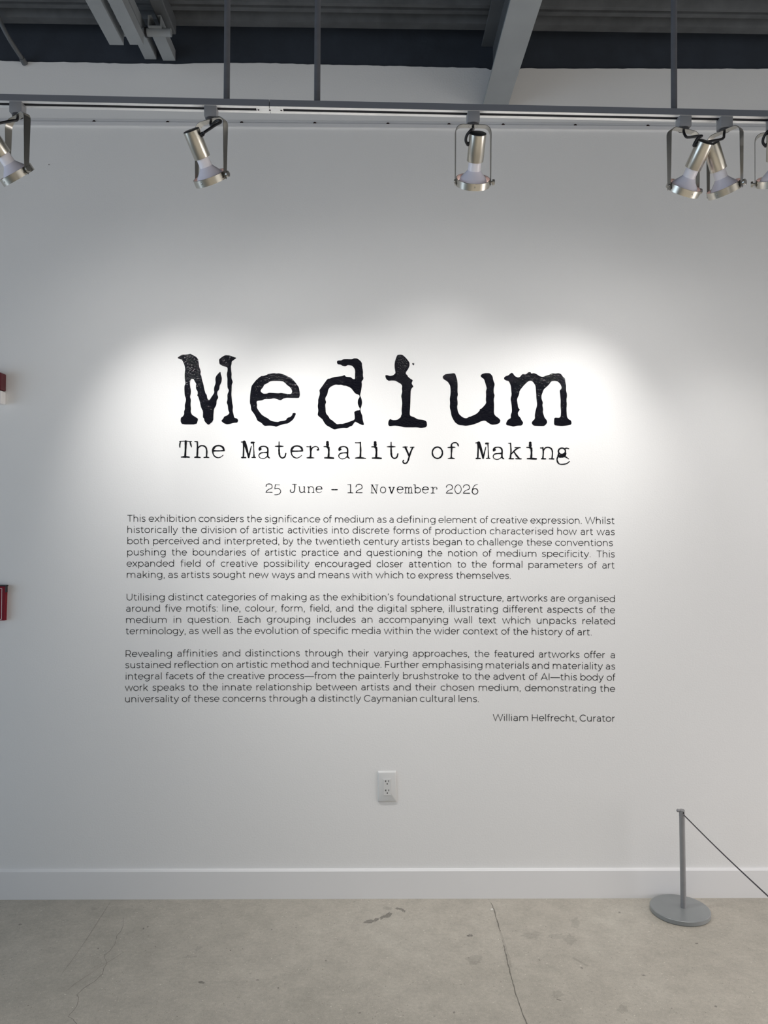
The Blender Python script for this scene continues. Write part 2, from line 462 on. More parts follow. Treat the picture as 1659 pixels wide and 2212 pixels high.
# two struts that run to the wall top
for (pa, pb), y0, z_, lab, L in ((((313, 128), (338, 128)), -0.006, None, 'grey strut channel reaching the wall top, half hidden behind the paired struts', 0.55),
                                 (((352.5, 131), (379, 131)), -0.006, None, 'short grey strut channel with its end touching the wall top, right of the cluster', 0.21)):
    A, B = on_y(*pa, y0), on_y(*pb, y0)
    o = obj('strut_channel', channel(B.x - A.x, 0.041, L), M_STEEL)
    o.location = ((A.x + B.x) / 2, y0, A.z)
    tag(o, lab, 'strut', 'overhead strut channels')
# dark channel above them
A, B = on_y(354, 75, -0.085), on_y(380, 75, -0.085)
bm = bmesh.new(); add_box(bm, (0, -1.9, 0.03), (B.x - A.x + .004, 3.8, 0.06), 0.004)
o = obj('cable_duct', bm, M_STEELD); o.location = ((A.x + B.x) / 2, -0.085, A.z)
tag(o, 'dark square cable duct overhead beside the grey strut channels', 'duct')
# pipe strap and short pipe crossing between the struts
c1, c2 = on_y(247, 42, -0.19), on_y(352, 74, -0.19)
c2.z = c1.z = on_y(330, 70, -0.19).z
bm = bmesh.new(); add_tube(bm, [c1 + Vector((-.02, 0, 0)), c2 + Vector((.03, 0, 0))], 0.0145, 14)
root = obj('cross_pipe', bm, M_STEEL, smooth=True)
tag(root, 'short grey pipe lying across above the overhead strut channels', 'pipe')
for s_ in (0.42, 0.66):
    p = c1.lerp(c2, s_); bm = bmesh.new()
    add_lathe(bm, [(.0165, -.004), (.0175, -.004), (.0175, .004), (.0165, .004)], 18, Matrix.Translation(p) @ Matrix.Rotation(PI / 2, 4, 'Y'))
    obj('pipe_strap', bm, M_BLACK, root)
# bent conduit at the far left
pts = [on_y(53, 135, -0.008), on_y(46, 124, -.03), on_y(34, 106, -.06), on_y(20, 84, -.09), on_y(8, 62, -.11), on_y(-2, 40, -.12), on_y(-12, 10, -.14)]
bm = bmesh.new(); add_tube(bm, catmull(pts, 5), 0.0085, 12)
o = obj('conduit', bm, M_STEELD, smooth=True)
tag(o, 'thin bent conduit rising from the wall top in the upper left corner', 'conduit')
bm = bmesh.new(); add_tube(bm, [pts[0] + Vector((0, .004, -.002)), pts[0].lerp(pts[1], .9)], 0.0115, 12)
obj('conduit_coupling', bm, M_STEELD, o, smooth=True)

# ------------------------------------------------------------------ hanging rail on the wall
zt, zl, zlo = on_y(690, 261.3).z, on_y(690, 268.5).z, on_y(690, 276).z
# the rail drops a little to the right
sl = (on_y(1659, 286).z - on_y(0, 273.0).z) / (on_y(1659, 286).x - on_y(0, 273).x)
root = empty('hanging_rail', (0, 0, zlo), 'slim pale picture hanging rail screwed along the wall behind the lamps', 'rail')
root.rotation_euler = (0, -math.atan(sl), 0)
bm = bmesh.new()
h1, h2 = zt - zlo, zl - zlo
add_prism_x(bm, [(0.001, 0), (-0.008, 0), (-0.008, h2), (-0.0064, h2), (-0.0064, 0.002), (-0.0025, 0.002), (-0.0025, h1), (0.001, h1)], X0 + .05, X1 - .05)
obj('rail_profile', bm, M_RAIL, root)
for px in (203, 362, 522, 680, 838, 970, 1087, 1243, 1400):
    p = on_y(px, 268.5, -0.0045)
    bm = bmesh.new(); add_lathe(bm, [(.0066, 0), (.0062, -.0026), (.0040, -.0040), (.0002, -.0045)], 14, Matrix.Rotation(-PI / 2, 4, 'X'))
    o = obj('screw_head', bm, M_RUST, root); o.location = (p.x, -0.0026, h2 + .0016)

# ------------------------------------------------------------------ lighting track
YT_L, YT_R = -0.7175, -0.6825               # the track is not quite parallel to the wall
TZ = 2.6686                                 # underside


def track_y(x): return YT_L + (YT_R - YT_L) * (x + 1.05) / 2.20


TR = math.atan((YT_R - YT_L) / 2.20)
TRK = 0.036
track = empty('lighting_track', (0, track_y(0), TZ), 'long grey ceiling-hung lighting track carrying the row of spotlights', 'lighting track', rz=TR)
xj = on_y(583, 230, track_y(-.36)).x


def track_seg(x0, x1):
    """C-shaped section open underneath"""
    bm = bmesh.new()
    h, w2, t_ = 0.0205, TRK / 2, 0.0022
    lip = 0.0086
    P_ = [(-w2, 0.0008), (-w2, h), (w2, h), (w2, 0.0008), (w2 - lip, 0.0008), (w2 - lip, 0.003), (w2 - t_, 0.003), (w2 - t_, h - t_), (-w2 + t_, h - t_), (-w2 + t_, 0.003), (-w2 + lip, 0.003), (-w2 + lip, 0.0008)]
    add_prism_x(bm, P_, x0, x1)
    return bm


for x0_, x1_ in ((X0 + .3, xj - .0008), (xj + .0008, X1 - .3)):
    seg = obj('track_channel', track_seg(x0_, x1_), M_TRACK, track)
    tag(seg, 'grey painted channel')
    for s_ in (-1, 1):
        bm = bmesh.new(); add_box(bm, ((x0_ + x1_) / 2, s_ * (TRK / 2 - .0044), 0), (x1_ - x0_, .0086, .0014), 0.0004, 1)
        for v in bm.verts: v.co.z += (v.co.y - s_ * (TRK / 2 - .0044)) * -0.30      # lips canted a little
        obj('track_lip', bm, M_ALU, seg)
    obj('conductor_slot', box(((x0_ + x1_) / 2, 0, .0095), (x1_ - x0_, TRK - .008, .012)), M_SLOT, seg)
jp = obj('joint_plate', box((xj, 0, -.0006), (0.080, 0.0155, .0016), .0005, 1), M_ALU, track)
tag(jp, 'bright joint plate bridging two lengths of track')
for dx in (-.034, 0, .034):
    bm = bmesh.new(); add_lathe(bm, [(.0032, 0), (.0028, -.001), (.0003, -.0014)], 12)
    o = obj('screw', bm, M_RUST, jp); o.location = (xj + dx, 0, -.0014)
for px in (489.5, 685, 1456.3):
    p = on_y(px, 225, track_y((px - 829) / 735.0))
    bm = bmesh.new(); add_tube(bm, [(0, 0, .0205), (0, 0, ZC - TZ + .03)], 0.0092, 16)
    o = obj('suspension_rod', bm, M_ROD, track, smooth=True)
    o.location = ((p.x) / math.cos(TR), 0, 0)

# ------------------------------------------------------------------ spotlights
RC_Z = 0.0                                   # local origin: pivot line through the ring centre
YH = 0.166                                   # strap height above the pivot


def me_of(bm, name, mats, smooth=True):
    me = bpy.data.meshes.new(name); bm.normal_update(); bm.to_mesh(me); bm.free()
    for m_ in mats: me.materials.append(m_)
    if smooth:
        me.shade_smooth()
        try: me.set_sharp_from_angle(angle=math.radians(35))
        except Exception: pass
    return me


def strap():
    R_, wd, th, rad = 0.0535, 0.021, 0.0016, 0.022
    path = [(-R_, -0.011), (-R_, YH - rad)]
    for k in range(1, 8):
        a = PI - k * (PI / 2) / 8; path.append((-R_ + rad + rad * math.cos(a), YH - rad + rad * math.sin(a)))
    path += [(-R_ + rad, YH), (R_ - rad, YH)]
    for k in range(1, 8):
        a = PI / 2 - k * (PI / 2) / 8; path.append((R_ - rad + rad * math.cos(a), YH - rad + rad * math.sin(a)))
    path += [(R_, YH - rad), (R_, -0.011)]
    bm = bmesh.new(); rows = []
    for i, (x, z) in enumerate(path):
        x2, z2 = path[min(i + 1, len(path) - 1)]; x1, z1 = path[max(i - 1, 0)]
        t_ = Vector((x2 - x1, z2 - z1)).normalized(); n_ = Vector((-t_.y, t_.x))
        w2 = wd / 2 * (0.62 if i in (0, len(path) - 1) else 1)
        rows.append([bm.verts.new((x + n_.x * s_ * th / 2, yy, z + n_.y * s_ * th / 2)) for s_, yy in ((1, -w2), (1, w2), (-1, w2), (-1, -w2))])
    for a, b2 in zip(rows, rows[1:]):
        for k in range(4): bm.faces.new((a[k], a[(k + 1) % 4], b2[(k + 1) % 4], b2[k]))
    bm.faces.new(rows[0]); bm.faces.new(list(reversed(rows[-1])))
    bmesh.ops.recalc_face_normals(bm, faces=bm.faces[:])
    return bm


ME = {}
ME['yoke'] = me_of(strap(), 'yoke', [M_YOKE])
bm = bmesh.new(); add_lathe(bm, [(.0500, -.010), (.0515, -.0105), (.0515, .0095), (.0500, .010)], 56); ring_faces = list(bm.faces)
pr = add_lathe(bm, [(.0500, .010), (.0494, .0098), (.0494, -.0078), (.0425, -.0088), (.0425, -.0100), (.0500, -.010)], 56)
for f in bm.faces:
    if f not in ring_faces: f.material_index = 1
ME['ring'] = me_of(bm, 'retaining_ring', [M_NICKEL, M_INNER])
bm = bmesh.new(); add_lathe(bm, [(.0415, -.005), (.0425, -.001), (.0415, .004), (.037, .012), (.0285, .022), (.0215, .030), (.0190, .034)], 48)
ME['bulb'] = me_of(bm, 'bulb', [M_BULB])
bm = bmesh.new(); add_lathe(bm, [(.0190, .034), (.0187, .037), (.0183, .060), (.017, .066)], 40)
ME['neck'] = me_of(bm, 'bulb_neck', [M_NECK])
bm = bmesh.new(); add_lathe(bm, [(.0005, -.0085), (.018, -.0080), (.033, -.0068), (.0415, -.005)], 48)
ME['lens'] = me_of(bm, 'bulb_lens', [M_LENS])
bm = bmesh.new(); add_lathe(bm, [(.0215, .0592), (.0236, .0590), (.0243, .060), (.0243, .1345), (.0238, .1352)], 48)
add_lathe(bm, [(.0215, .0592), (.0215, .075)], 48)
ME['holder'] = me_of(bm, 'lamp_holder', [M_NICKEL])
bm = bmesh.new(); add_lathe(bm, [(.0239, .1345), (.0239, .1362), (.022, .1372), (.0004, .1374)], 40)
ME['cap'] = me_of(bm, 'holder_cap', [M_BLACK])
bm = bmesh.new(); add_box(bm, (0, 0, .0165), (.0365, .034, .033), .0018); ME['adapter'] = me_of(bm, 'track_adapter', [M_ADAPT])
bm = bmesh.new(); add_lathe(bm, [(.013, -.001), (.0155, .0), (.0155, .0062), (.013, .0068)], 28); ME['collar'] = me_of(bm, 'adapter_collar', [M_ADAPTD])


def knob_bm(s_):
    R_ = Matrix.Rotation(s_ * PI / 2, 4, 'Y')
    bm = bmesh.new()
    add_lathe(bm, [(.004, .0515), (.004, .0590)], 14, R_)
    add_lathe(bm, [(.0003, .0585), (.0078, .0585), (.0088, .0595), (.0088, .0645), (.0078, .0655), (.0003, .0656)], 22, R_)
    return bm


ME['knob'] = me_of(knob_bm(1), 'clamp_knob', [M_YOKE])
bm = bmesh.new(); add_lathe(bm, [(.0003, .0575), (.0040, .0572), (.0052, .0560), (.0055, .0515)], 16, Matrix.Rotation(-PI / 2, 4, 'Y'))
ME['rivet'] = me_of(bm, 'pivot_rivet', [M_YOKE])
bm = bmesh.new(); add_lathe(bm, [(.0026, 0), (.0024, .0010), (.0003, .0013)], 12, Matrix.Translation((0, -.0513, .0005)) @ Matrix.Rotation(PI / 2, 4, 'X'))
ME['ringscrew'] = me_of(bm, 'ring_screw', [M_YOKE])


def lamp_light(loc, bt, bp_, pw, col=(1.0, 0.98, 0.955), spill=0.15):
    ax = Vector((math.sin(bt) * math.sin(bp_), math.cos(bt) * math.sin(bp_), -math.cos(bp_)))
    for nm, size, k_ in (('lamp_beam', 77, 1.0), ('lamp_spill', 150, spill)):
        d = bpy.data.lights.new(nm, 'SPOT'); d.energy = LAMP_W * pw * k_; d.spot_size = math.radians(size); d.spot_blend = 1.0
        d.shadow_soft_size = 0.028; d.color = col
        o = bpy.data.objects.new(nm, d); COL.objects.link(o)
        o.location = loc; o.rotation_euler = ax.to_track_quat('-Z', 'Y').to_euler()


LAMPS = [  # ring-centre pixel, aim azimuth, tilt, beam azimuth, beam tilt, cable side, knob side, power, label
    ((36.8, 377.2), 38, 44, 38, 39, -1, 1, 0.95, 'track spotlight cut by the left edge, strap dark and turned sideways'),
    ((455.3, 384.8), 28, 40, 37, 38.5, 1, 1, 0.80, 'track spotlight left of the track joint, leaning and aimed right'),
    ((1021.4, 392.5), -2, 42, -5, 45, -1, 1, 0.22, 'track spotlight facing square on, under the end of the steel beam'),
    ((1476.6, 406.9), -19, 42, -27, 38, 0, 1, 0.80, 'front spotlight of the crossed pair, its lamp holder leaning right'),
    ((1565.5, 408.4), 54, 34, 40, 28, 0, 1, 0.34, 'rear spotlight of the crossed pair, its lamp holder partly covered'),
    ((1673.0, 391.0), 25, 33, 16, 29, -1, -1, 0.16, 'track spotlight cut by the right edge, only its left strap showing'),
]
for (px, py), t, ph, bt, bp_, cs, ks, pw, lab in LAMPS:
    yt = track_y((px - 829) / 735.0)
    p = on_y(px, py, yt)
    t, ph = math.radians(t), math.radians(ph)
    root = empty('track_spotlight', p, lab, 'spotlight', 'spotlights on the track', rz=-t)
    top = TZ - p.z                            # track underside above the pivot
    HX = Euler((ph, 0, 0))
    k = (top - .0375) / YH                    # fit the strap to the adapter
    yk = obj_me('yoke', ME['yoke'], parent=root); yk.scale = (1, 1, k)
    yz = YH * k
    col = obj_me('adapter_collar', ME['collar'], parent=root); col.location = (0, 0, yz)
    ad = obj_me('track_adapter', ME['adapter'], parent=root); ad.location = (0, 0, top - .032); ad.rotation_euler = (0, 0, t + TR)
    hd = obj_me('lamp_holder', ME['holder'], parent=root); hd.rotation_euler = HX
    obj_me('holder_cap', ME['cap'], parent=hd)
    bl = obj_me('bulb', ME['bulb'], parent=root); bl.rotation_euler = HX
    obj_me('bulb_neck', ME['neck'], parent=bl)
    obj_me('bulb_lens', ME['lens'], parent=bl)
    rg = obj_me('retaining_ring', ME['ring'], parent=root); rg.rotation_euler = HX
    obj_me('ring_screw', ME['ringscrew'], parent=rg)
    kn = obj_me('clamp_knob', ME['knob'], parent=root)
    if ks < 0: kn.rotation_euler = (0, 0, PI)
    rv = obj_me('pivot_rivet', ME['rivet'], parent=root)
    if ks < 0: rv.rotation_euler = (0, 0, PI)
    # cable from the strap's hole to the side of the holder
    RX = Matrix.Rotation(ph, 3, 'X')
    hole = [Vector((0, 0, yz + .002)), Vector((0, -.003, yz - .011))]
    H = lambda x, y, z: RX @ Vector((x, y, z))
    if cs == 1:                               # loops out to the right before turning back
        h0, h1 = H(.0235, .003, .116), H(.036, .003, .120)
        pts = hole + [Vector((.006, -.005, yz - .017)), Vector((.020, -.004, yz - .008)), Vector((.036, -.004, yz - .009)), Vector((.046, -.014, yz - .022)), Vector((.045, -.036, yz - .040)), h1 + (h1 - h0) * .3, h1, h0]
    elif cs == -1:                            # hangs in a round loop on the left
        h0, h1 = H(-.0235, .003, .104), H(-.0295, .003, .107)
        pts = hole + [Vector((-.003, -.02, yz - .020)), H(-.018, .012, .142), H(-.030, .006, .130), H(-.0335, .004, .117), h1, h0]
    else:                                     # short bend straight to the cap
        h0, h1 = H(-.022, .003, .124), H(-.030, .003, .119)
        pts = hole + [Vector((.002, -.010, yz - .024)), Vector((-.001, -.028, yz - .034)), H(-.012, .012, .146), H(-.024, .008, .139), h1, h0]
    bm = bmesh.new(); add_tube(bm, catmull(pts, 8), 0.0040, 10)
    add_tube(bm, [h0 - (h1 - h0) * .1, h0.lerp(h1, .7)], .0060, 12)
    obj('cable', bm, M_CABLE, root, smooth=True)
    # its light: a core beam and a weak wide spill, both from just in front of the lens
    lamp_light(p + Matrix.Rotation(-t, 3, 'Z') @ (RX @ Vector((0, 0, -.0135))), math.radians(bt), math.radians(bp_), pw)


# assumed, unseen next lamp along the track, beyond the right edge of the photo
lamp_light(Vector((1.95, track_y(1.95), 2.455)), math.radians(-10), math.radians(13), 0.22, (1.0, 0.95, 0.955), 0.03)

# ------------------------------------------------------------------ lettering
VY = -0.0006
LAYER = [0]                                  # overlapping strokes lie a hair above one another


def wall_pt(px, py): 
    p = on_y(px, py, VY); return (p.x, VY - 0.000012 * (LAYER[0] % 12), p.z)


def add_ribbon(bm, pts, wd, px=True, rnd=False):
    """flat stroke of the given width (both in photo pixels) laid on the wall"""
    LAYER[0] += 1
    P_ = [Vector((p[0], p[1])) for p in pts]
    Q = [P_[0]]
    for p in P_[1:]:
        if (p - Q[-1]).length > 1e-4: Q.append(p)
    if len(Q) < 2: return
    n = len(Q); Ls, Rs = [], []
    for i in range(n):
        a = (Q[i] - Q[i - 1]).normalized() if i else None
        b2 = (Q[i + 1] - Q[i]).normalized() if i < n - 1 else None
        if a is None: a = b2
        if b2 is None: b2 = a
        m_ = Vector((-(a.y + b2.y), a.x + b2.x))
        if m_.length < 1e-3: m_ = Vector((-a.y, a.x))
        m_.normalize(); nn = Vector((-a.y, a.x)); k_ = 1 / max(0.5, m_.dot(nn))
        wv = (wd[i] if isinstance(wd, list) else wd) / 2 * k_
        Ls.append(Q[i] + m_ * wv); Rs.append(Q[i] - m_ * wv)
    vl = [bm.verts.new(wall_pt(*v)) for v in Ls]; vr = [bm.verts.new(wall_pt(*v)) for v in Rs]
    for i in range(n - 1):
        bm.faces.new((vl[i], vl[i + 1], vr[i + 1], vr[i]))
    if rnd:
        for i, s_ in ((0, -1), (n - 1, 1)):
            d_ = ((Q[1] - Q[0]) if i == 0 else (Q[-1] - Q[-2])).normalized() * s_
            nn = Vector((-d_.y, d_.x)); wv = (wd[i] if isinstance(wd, list) else wd) / 2
            fan = [bm.verts.new(wall_pt(*(Q[i] + nn * wv * math.cos(a_) + d_ * wv * math.sin(a_)))) for a_ in [PI * q / 6 for q in range(7)]]
            bm.faces.new(fan)


def fix_normals(bm):
    for f in bm.faces:
        f.normal_update()
        if f.normal.y > 0: f.normal_flip()


# ---- title letters, outlines in 1/10.369 px from (x0, 750)
TS = 10.369
TITLE = {
 'M': (370, [[(140,235),(175,205),(240,165),(330,165),(430,145),(470,170),(560,215),(600,270),(615,340),(622,430),(640,480),(662,545),(650,605),(672,640),(690,740),(720,830),(735,930),(765,1035),(797,1070),(802,1130),(825,1180),(860,1180),(900,1110),(965,1020),(955,950),(962,890),(995,800),(985,720),(1000,650),(1050,590),(1100,545),(1112,610),(1135,690),(1125,780),(1080,870),(1075,945),(1030,1000),(1028,1060),(1052,1110),(1045,1150),(1015,1190),(1012,1290),(955,1385),(945,1500),(940,1650),(835,1745),(785,1705),(740,1650),(735,1600),(705,1570),(710,1440),(665,1350),(640,1230),(605,1110),(578,1080),(592,1050),(590,990),(555,935),(550,870),(562,825),(520,760),(500,710),(440,710),(415,790),(420,860),(440,970),(435,1050),(418,1110),(440,1180),(430,1280),(440,1380),(432,1450),(470,1520),(540,1560),(598,1600),(595,1640),(565,1730),(240,1730),(205,1660),(215,1575),(260,1550),(290,1500),(285,1440),(305,1390),(300,1300),(328,1200),(325,1140),(300,1080),(292,930),(295,860),(315,830),(318,800),(300,700),(298,600),(310,500),(300,420),(270,340),(235,280),(190,270),(150,250)]],
       [[(1070,275),(1110,235),(1200,178),(1300,182),(1390,215),(1465,240),(1400,285),(1352,320),(1350,380),(1335,430),(1340,520),(1352,600),(1345,690),(1380,780),(1355,840),(1352,950),(1345,1060),(1355,1160),(1365,1260),(1382,1330),(1372,1420),(1395,1510),(1410,1580),(1480,1600),(1500,1640),(1480,1690),(1400,1692),(1310,1720),(1240,1728),(1180,1705),(1115,1652),(1170,1590),(1180,1555),(1260,1525),(1305,1475),(1275,1410),(1265,1300),(1240,1240),(1260,1170),(1255,1060),(1290,980),(1285,950),(1258,910),(1255,800),(1258,700),(1240,610),(1262,520),(1258,450),(1165,425),(1085,385),(1072,330)]]),
 'e': (530, [[(1200,1140),(1218,1090),(1222,1040),(1200,900),(1165,850),(1115,780),(1030,690),(940,650),(860,610),(750,582),(700,590),(640,580),(570,590),(510,600),(480,620),(400,645),(350,645),(245,730),(190,800),(140,865),(120,970),(105,1090),(100,1250),(122,1310),(130,1410),(195,1490),(240,1570),(270,1650),(355,1690),(420,1765),(540,1755),(640,1765),(690,1782),(750,1755),(880,1715),(950,1710),(1050,1640),(1090,1590),(1135,1490),(1105,1465),(1055,1480),(1050,1520),(1010,1560),(940,1580),(905,1640),(760,1660),(735,1675),(640,1665),(565,1645),(500,1590),(440,1560),(370,1515),(310,1440),(255,1350),(265,1300),(250,1230),(265,1200),(380,1190),(430,1160),(560,1160),(640,1145),(700,1160),(760,1185),(800,1185),(850,1150),(930,1130),(1010,1135)],
       [(340,985),(350,950),(400,890),(420,840),(500,805),(560,760),(660,752),(830,758),(890,800),(935,850),(990,885),(1030,935),(1050,990),(1030,1045),(970,1048),(870,1035),(800,1022),(740,1032),(640,1025),(530,1018),(480,1040),(410,1042),(370,1020)]]),
 'd': (670, [[(600,320),(620,298),(700,295),(740,268),(850,268),(940,270),(980,248),(1050,250),(1110,290),(1160,350),(1162,430),(1185,540),(1180,640),(1195,690),(1185,730),(1150,765),(1160,850),(1140,980),(1120,1060),(1118,1090),(1150,1150),(1165,1240),(1150,1320),(1125,1380),(1125,1420),(1145,1480),(1170,1540),(1175,1620),(1210,1740),(1170,1745),(1100,1715),(1010,1665),(980,1700),(940,1760),(900,1770),(835,1810),(740,1805),(640,1820),(540,1845),(500,1825),(440,1790),(355,1745),(290,1650),(280,1620),(170,1530),(170,1490),(185,1420),(168,1320),(180,1240),(178,1170),(212,1070),(215,1010),(202,965),(265,880),(390,705),(430,705),(530,668),(640,655),(720,645),(770,620),(800,662),(910,670),(960,715),(1005,715),(1002,640),(1008,540),(995,480),(940,415),(890,405),(840,400),(790,430),(730,420),(680,390),(625,385),(600,355)],
       [(340,1130),(385,1060),(405,950),(445,895),(500,865),(570,835),(640,845),(690,838),(750,862),(800,862),(900,905),(940,945),(1010,1040),(1060,1055),(1098,1075),(1108,1095),(1103,1125),(1070,1180),(1065,1260),(1085,1320),(1112,1370),(1114,1412),(1050,1415),(985,1445),(995,1530),(1000,1625),(850,1680),(720,1720),(680,1715),(600,1728),(530,1670),(500,1640),(440,1605),(420,1560),(350,1475),(345,1370),(335,1290),(360,1230),(340,1180)]]),
 'i': (800, [[(335,625),(380,625),(440,645),(510,630),(560,585),(560,550),(545,470),(540,380),(560,280),(600,175),(660,165),(720,170),(790,230),(840,290),(880,350),(875,430),(840,500),(795,560),(795,600),(825,620),(850,670),(905,710),(950,735),(940,770),(922,810),(970,890),(935,905),(905,960),(900,1100),(895,1300),(880,1500),(900,1540),(980,1565),(1060,1615),(1180,1625),(1262,1660),(1270,1760),(1240,1795),(1130,1808),(1050,1795),(900,1795),(760,1795),(640,1765),(540,1755),(430,1770),(400,1740),(405,1660),(440,1605),(500,1635),(600,1630),(680,1570),(690,1530),(705,1500),(700,1400),(715,1250),(700,1140),(690,1100),(715,990),(705,930),(715,870),(690,825),(620,785),(560,750),(470,745),(410,755),(360,720),(338,670)]],
       [[(930,375),(945,352),(980,358),(985,385),(970,408),(955,395)]]),
 'u': (930, [[(275,685),(275,650),(330,605),(400,595),(545,578),(570,640),(600,740),(608,850),(603,1000),(615,1060),(595,1130),(610,1260),(595,1340),(610,1430),(640,1500),(700,1555),(760,1588),(815,1590),(860,1560),(910,1548),(1035,1490),(1100,1420),(1105,1385),(1145,1375),(1250,1255),(1238,1180),(1245,1080),(1240,990),(1260,920),(1235,830),(1200,715),(1140,675),(1118,640),(1150,600),(1220,580),(1310,580),(1345,595),(1390,650),(1405,740),(1440,830),(1415,930),(1415,1020),(1438,1080),(1415,1170),(1425,1290),(1420,1480),(1450,1535),(1530,1590),(1570,1640),(1545,1700),(1480,1728),(1370,1738),(1300,1700),(1220,1640),(1130,1660),(1050,1700),(930,1740),(790,1762),(740,1752),(640,1745),(560,1695),(520,1640),(470,1540),(455,1440),(430,1350),(438,1250),(430,1160),(448,1050),(450,950),(440,860),(390,780),(350,750),(300,720)]]),
 'm': (1080, [[(90,685),(120,650),(190,630),(230,590),(265,570),(295,590),(325,640),(400,680),(450,665),(500,600),(580,610),(635,560),(685,555),(700,590),(760,578),(820,600),(880,645),(960,665),(1040,635),(1100,620),(1170,582),(1240,590),(1310,578),(1370,600),(1410,660),(1460,705),(1465,780),(1482,850),(1480,960),(1505,1070),(1490,1180),(1500,1280),(1490,1380),(1500,1560),(1540,1615),(1590,1640),(1605,1690),(1595,1735),(1500,1755),(1380,1765),(1290,1758),(1212,1745),(1212,1620),(1225,1575),(1330,1582),(1360,1550),(1368,1440),(1355,1320),(1360,1200),(1350,1080),(1338,965),(1375,935),(1380,890),(1350,820),(1290,765),(1220,752),(1150,765),(1090,850),(980,945),(955,1020),(930,1080),(932,1160),(965,1240),(950,1300),(970,1390),(960,1460),(1000,1580),(1045,1630),(1062,1690),(1000,1765),(880,1765),(750,1758),(708,1700),(725,1660),(785,1600),(780,1520),(800,1410),(835,1290),(815,1150),(805,960),(795,860),(750,790),(710,752),(640,758),(540,850),(440,975),(430,1060),(380,1165),(395,1270),(410,1360),(450,1395),(400,1465),(410,1530),(460,1580),(480,1630),(525,1690),(490,1755),(380,1758),(300,1780),(240,1762),(140,1745),(138,1690),(180,1620),(245,1590),(240,1520),(270,1440),(258,1270),(235,1160),(262,1060),(250,960),(245,870),(200,760),(130,745),(95,720)]]),
}


def soften(pts):
    out_ = []
    n = len(pts)
    for i in range(n):
        p, q = Vector(pts[i]), Vector(pts[(i + 1) % n])
        out_ += [p.lerp(q, 0.2), p.lerp(q, 0.8)]
    return out_


title = empty('title_lettering', on_y(810, 930), 'large black worn-typewriter title word spelled Medium across the white wall', 'lettering')
for ch in 'Medium':
    x0, *polys = TITLE[ch]
    bm = bmesh.new()
    for loops in polys:
        L3 = [[Vector(wall_pt(x0 + p[0] / TS, 750 + p[1] / TS)) for p in soften(lp)] for lp in loops]
        flat = [v for lp in L3 for v in lp]
        bv = [bm.verts.new(v) for v in flat]
        for tri in tessellate_polygon([[Vector((v.x, v.z, 0)) for v in lp] for lp in L3]):
            try: bm.faces.new([bv[k] for k in tri])
            except ValueError: pass
    fix_normals(bm)
    o = obj('letter', bm, M_VINYL, title)
    o.matrix_parent_inverse = Matrix.Translation(-title.location)

# ---- typewriter letters of subtitle and date: strokes as (points, width) about (centre, baseline)


def ell(cx, cy, rx, ry, a0=0, a1=360, n=20):
    return [(cx + rx * math.cos(math.radians(a0 + (a1 - a0) * k / n)), cy - ry * math.sin(math.radians(a0 + (a1 - a0) * k / n))) for k in range(n + 1)]


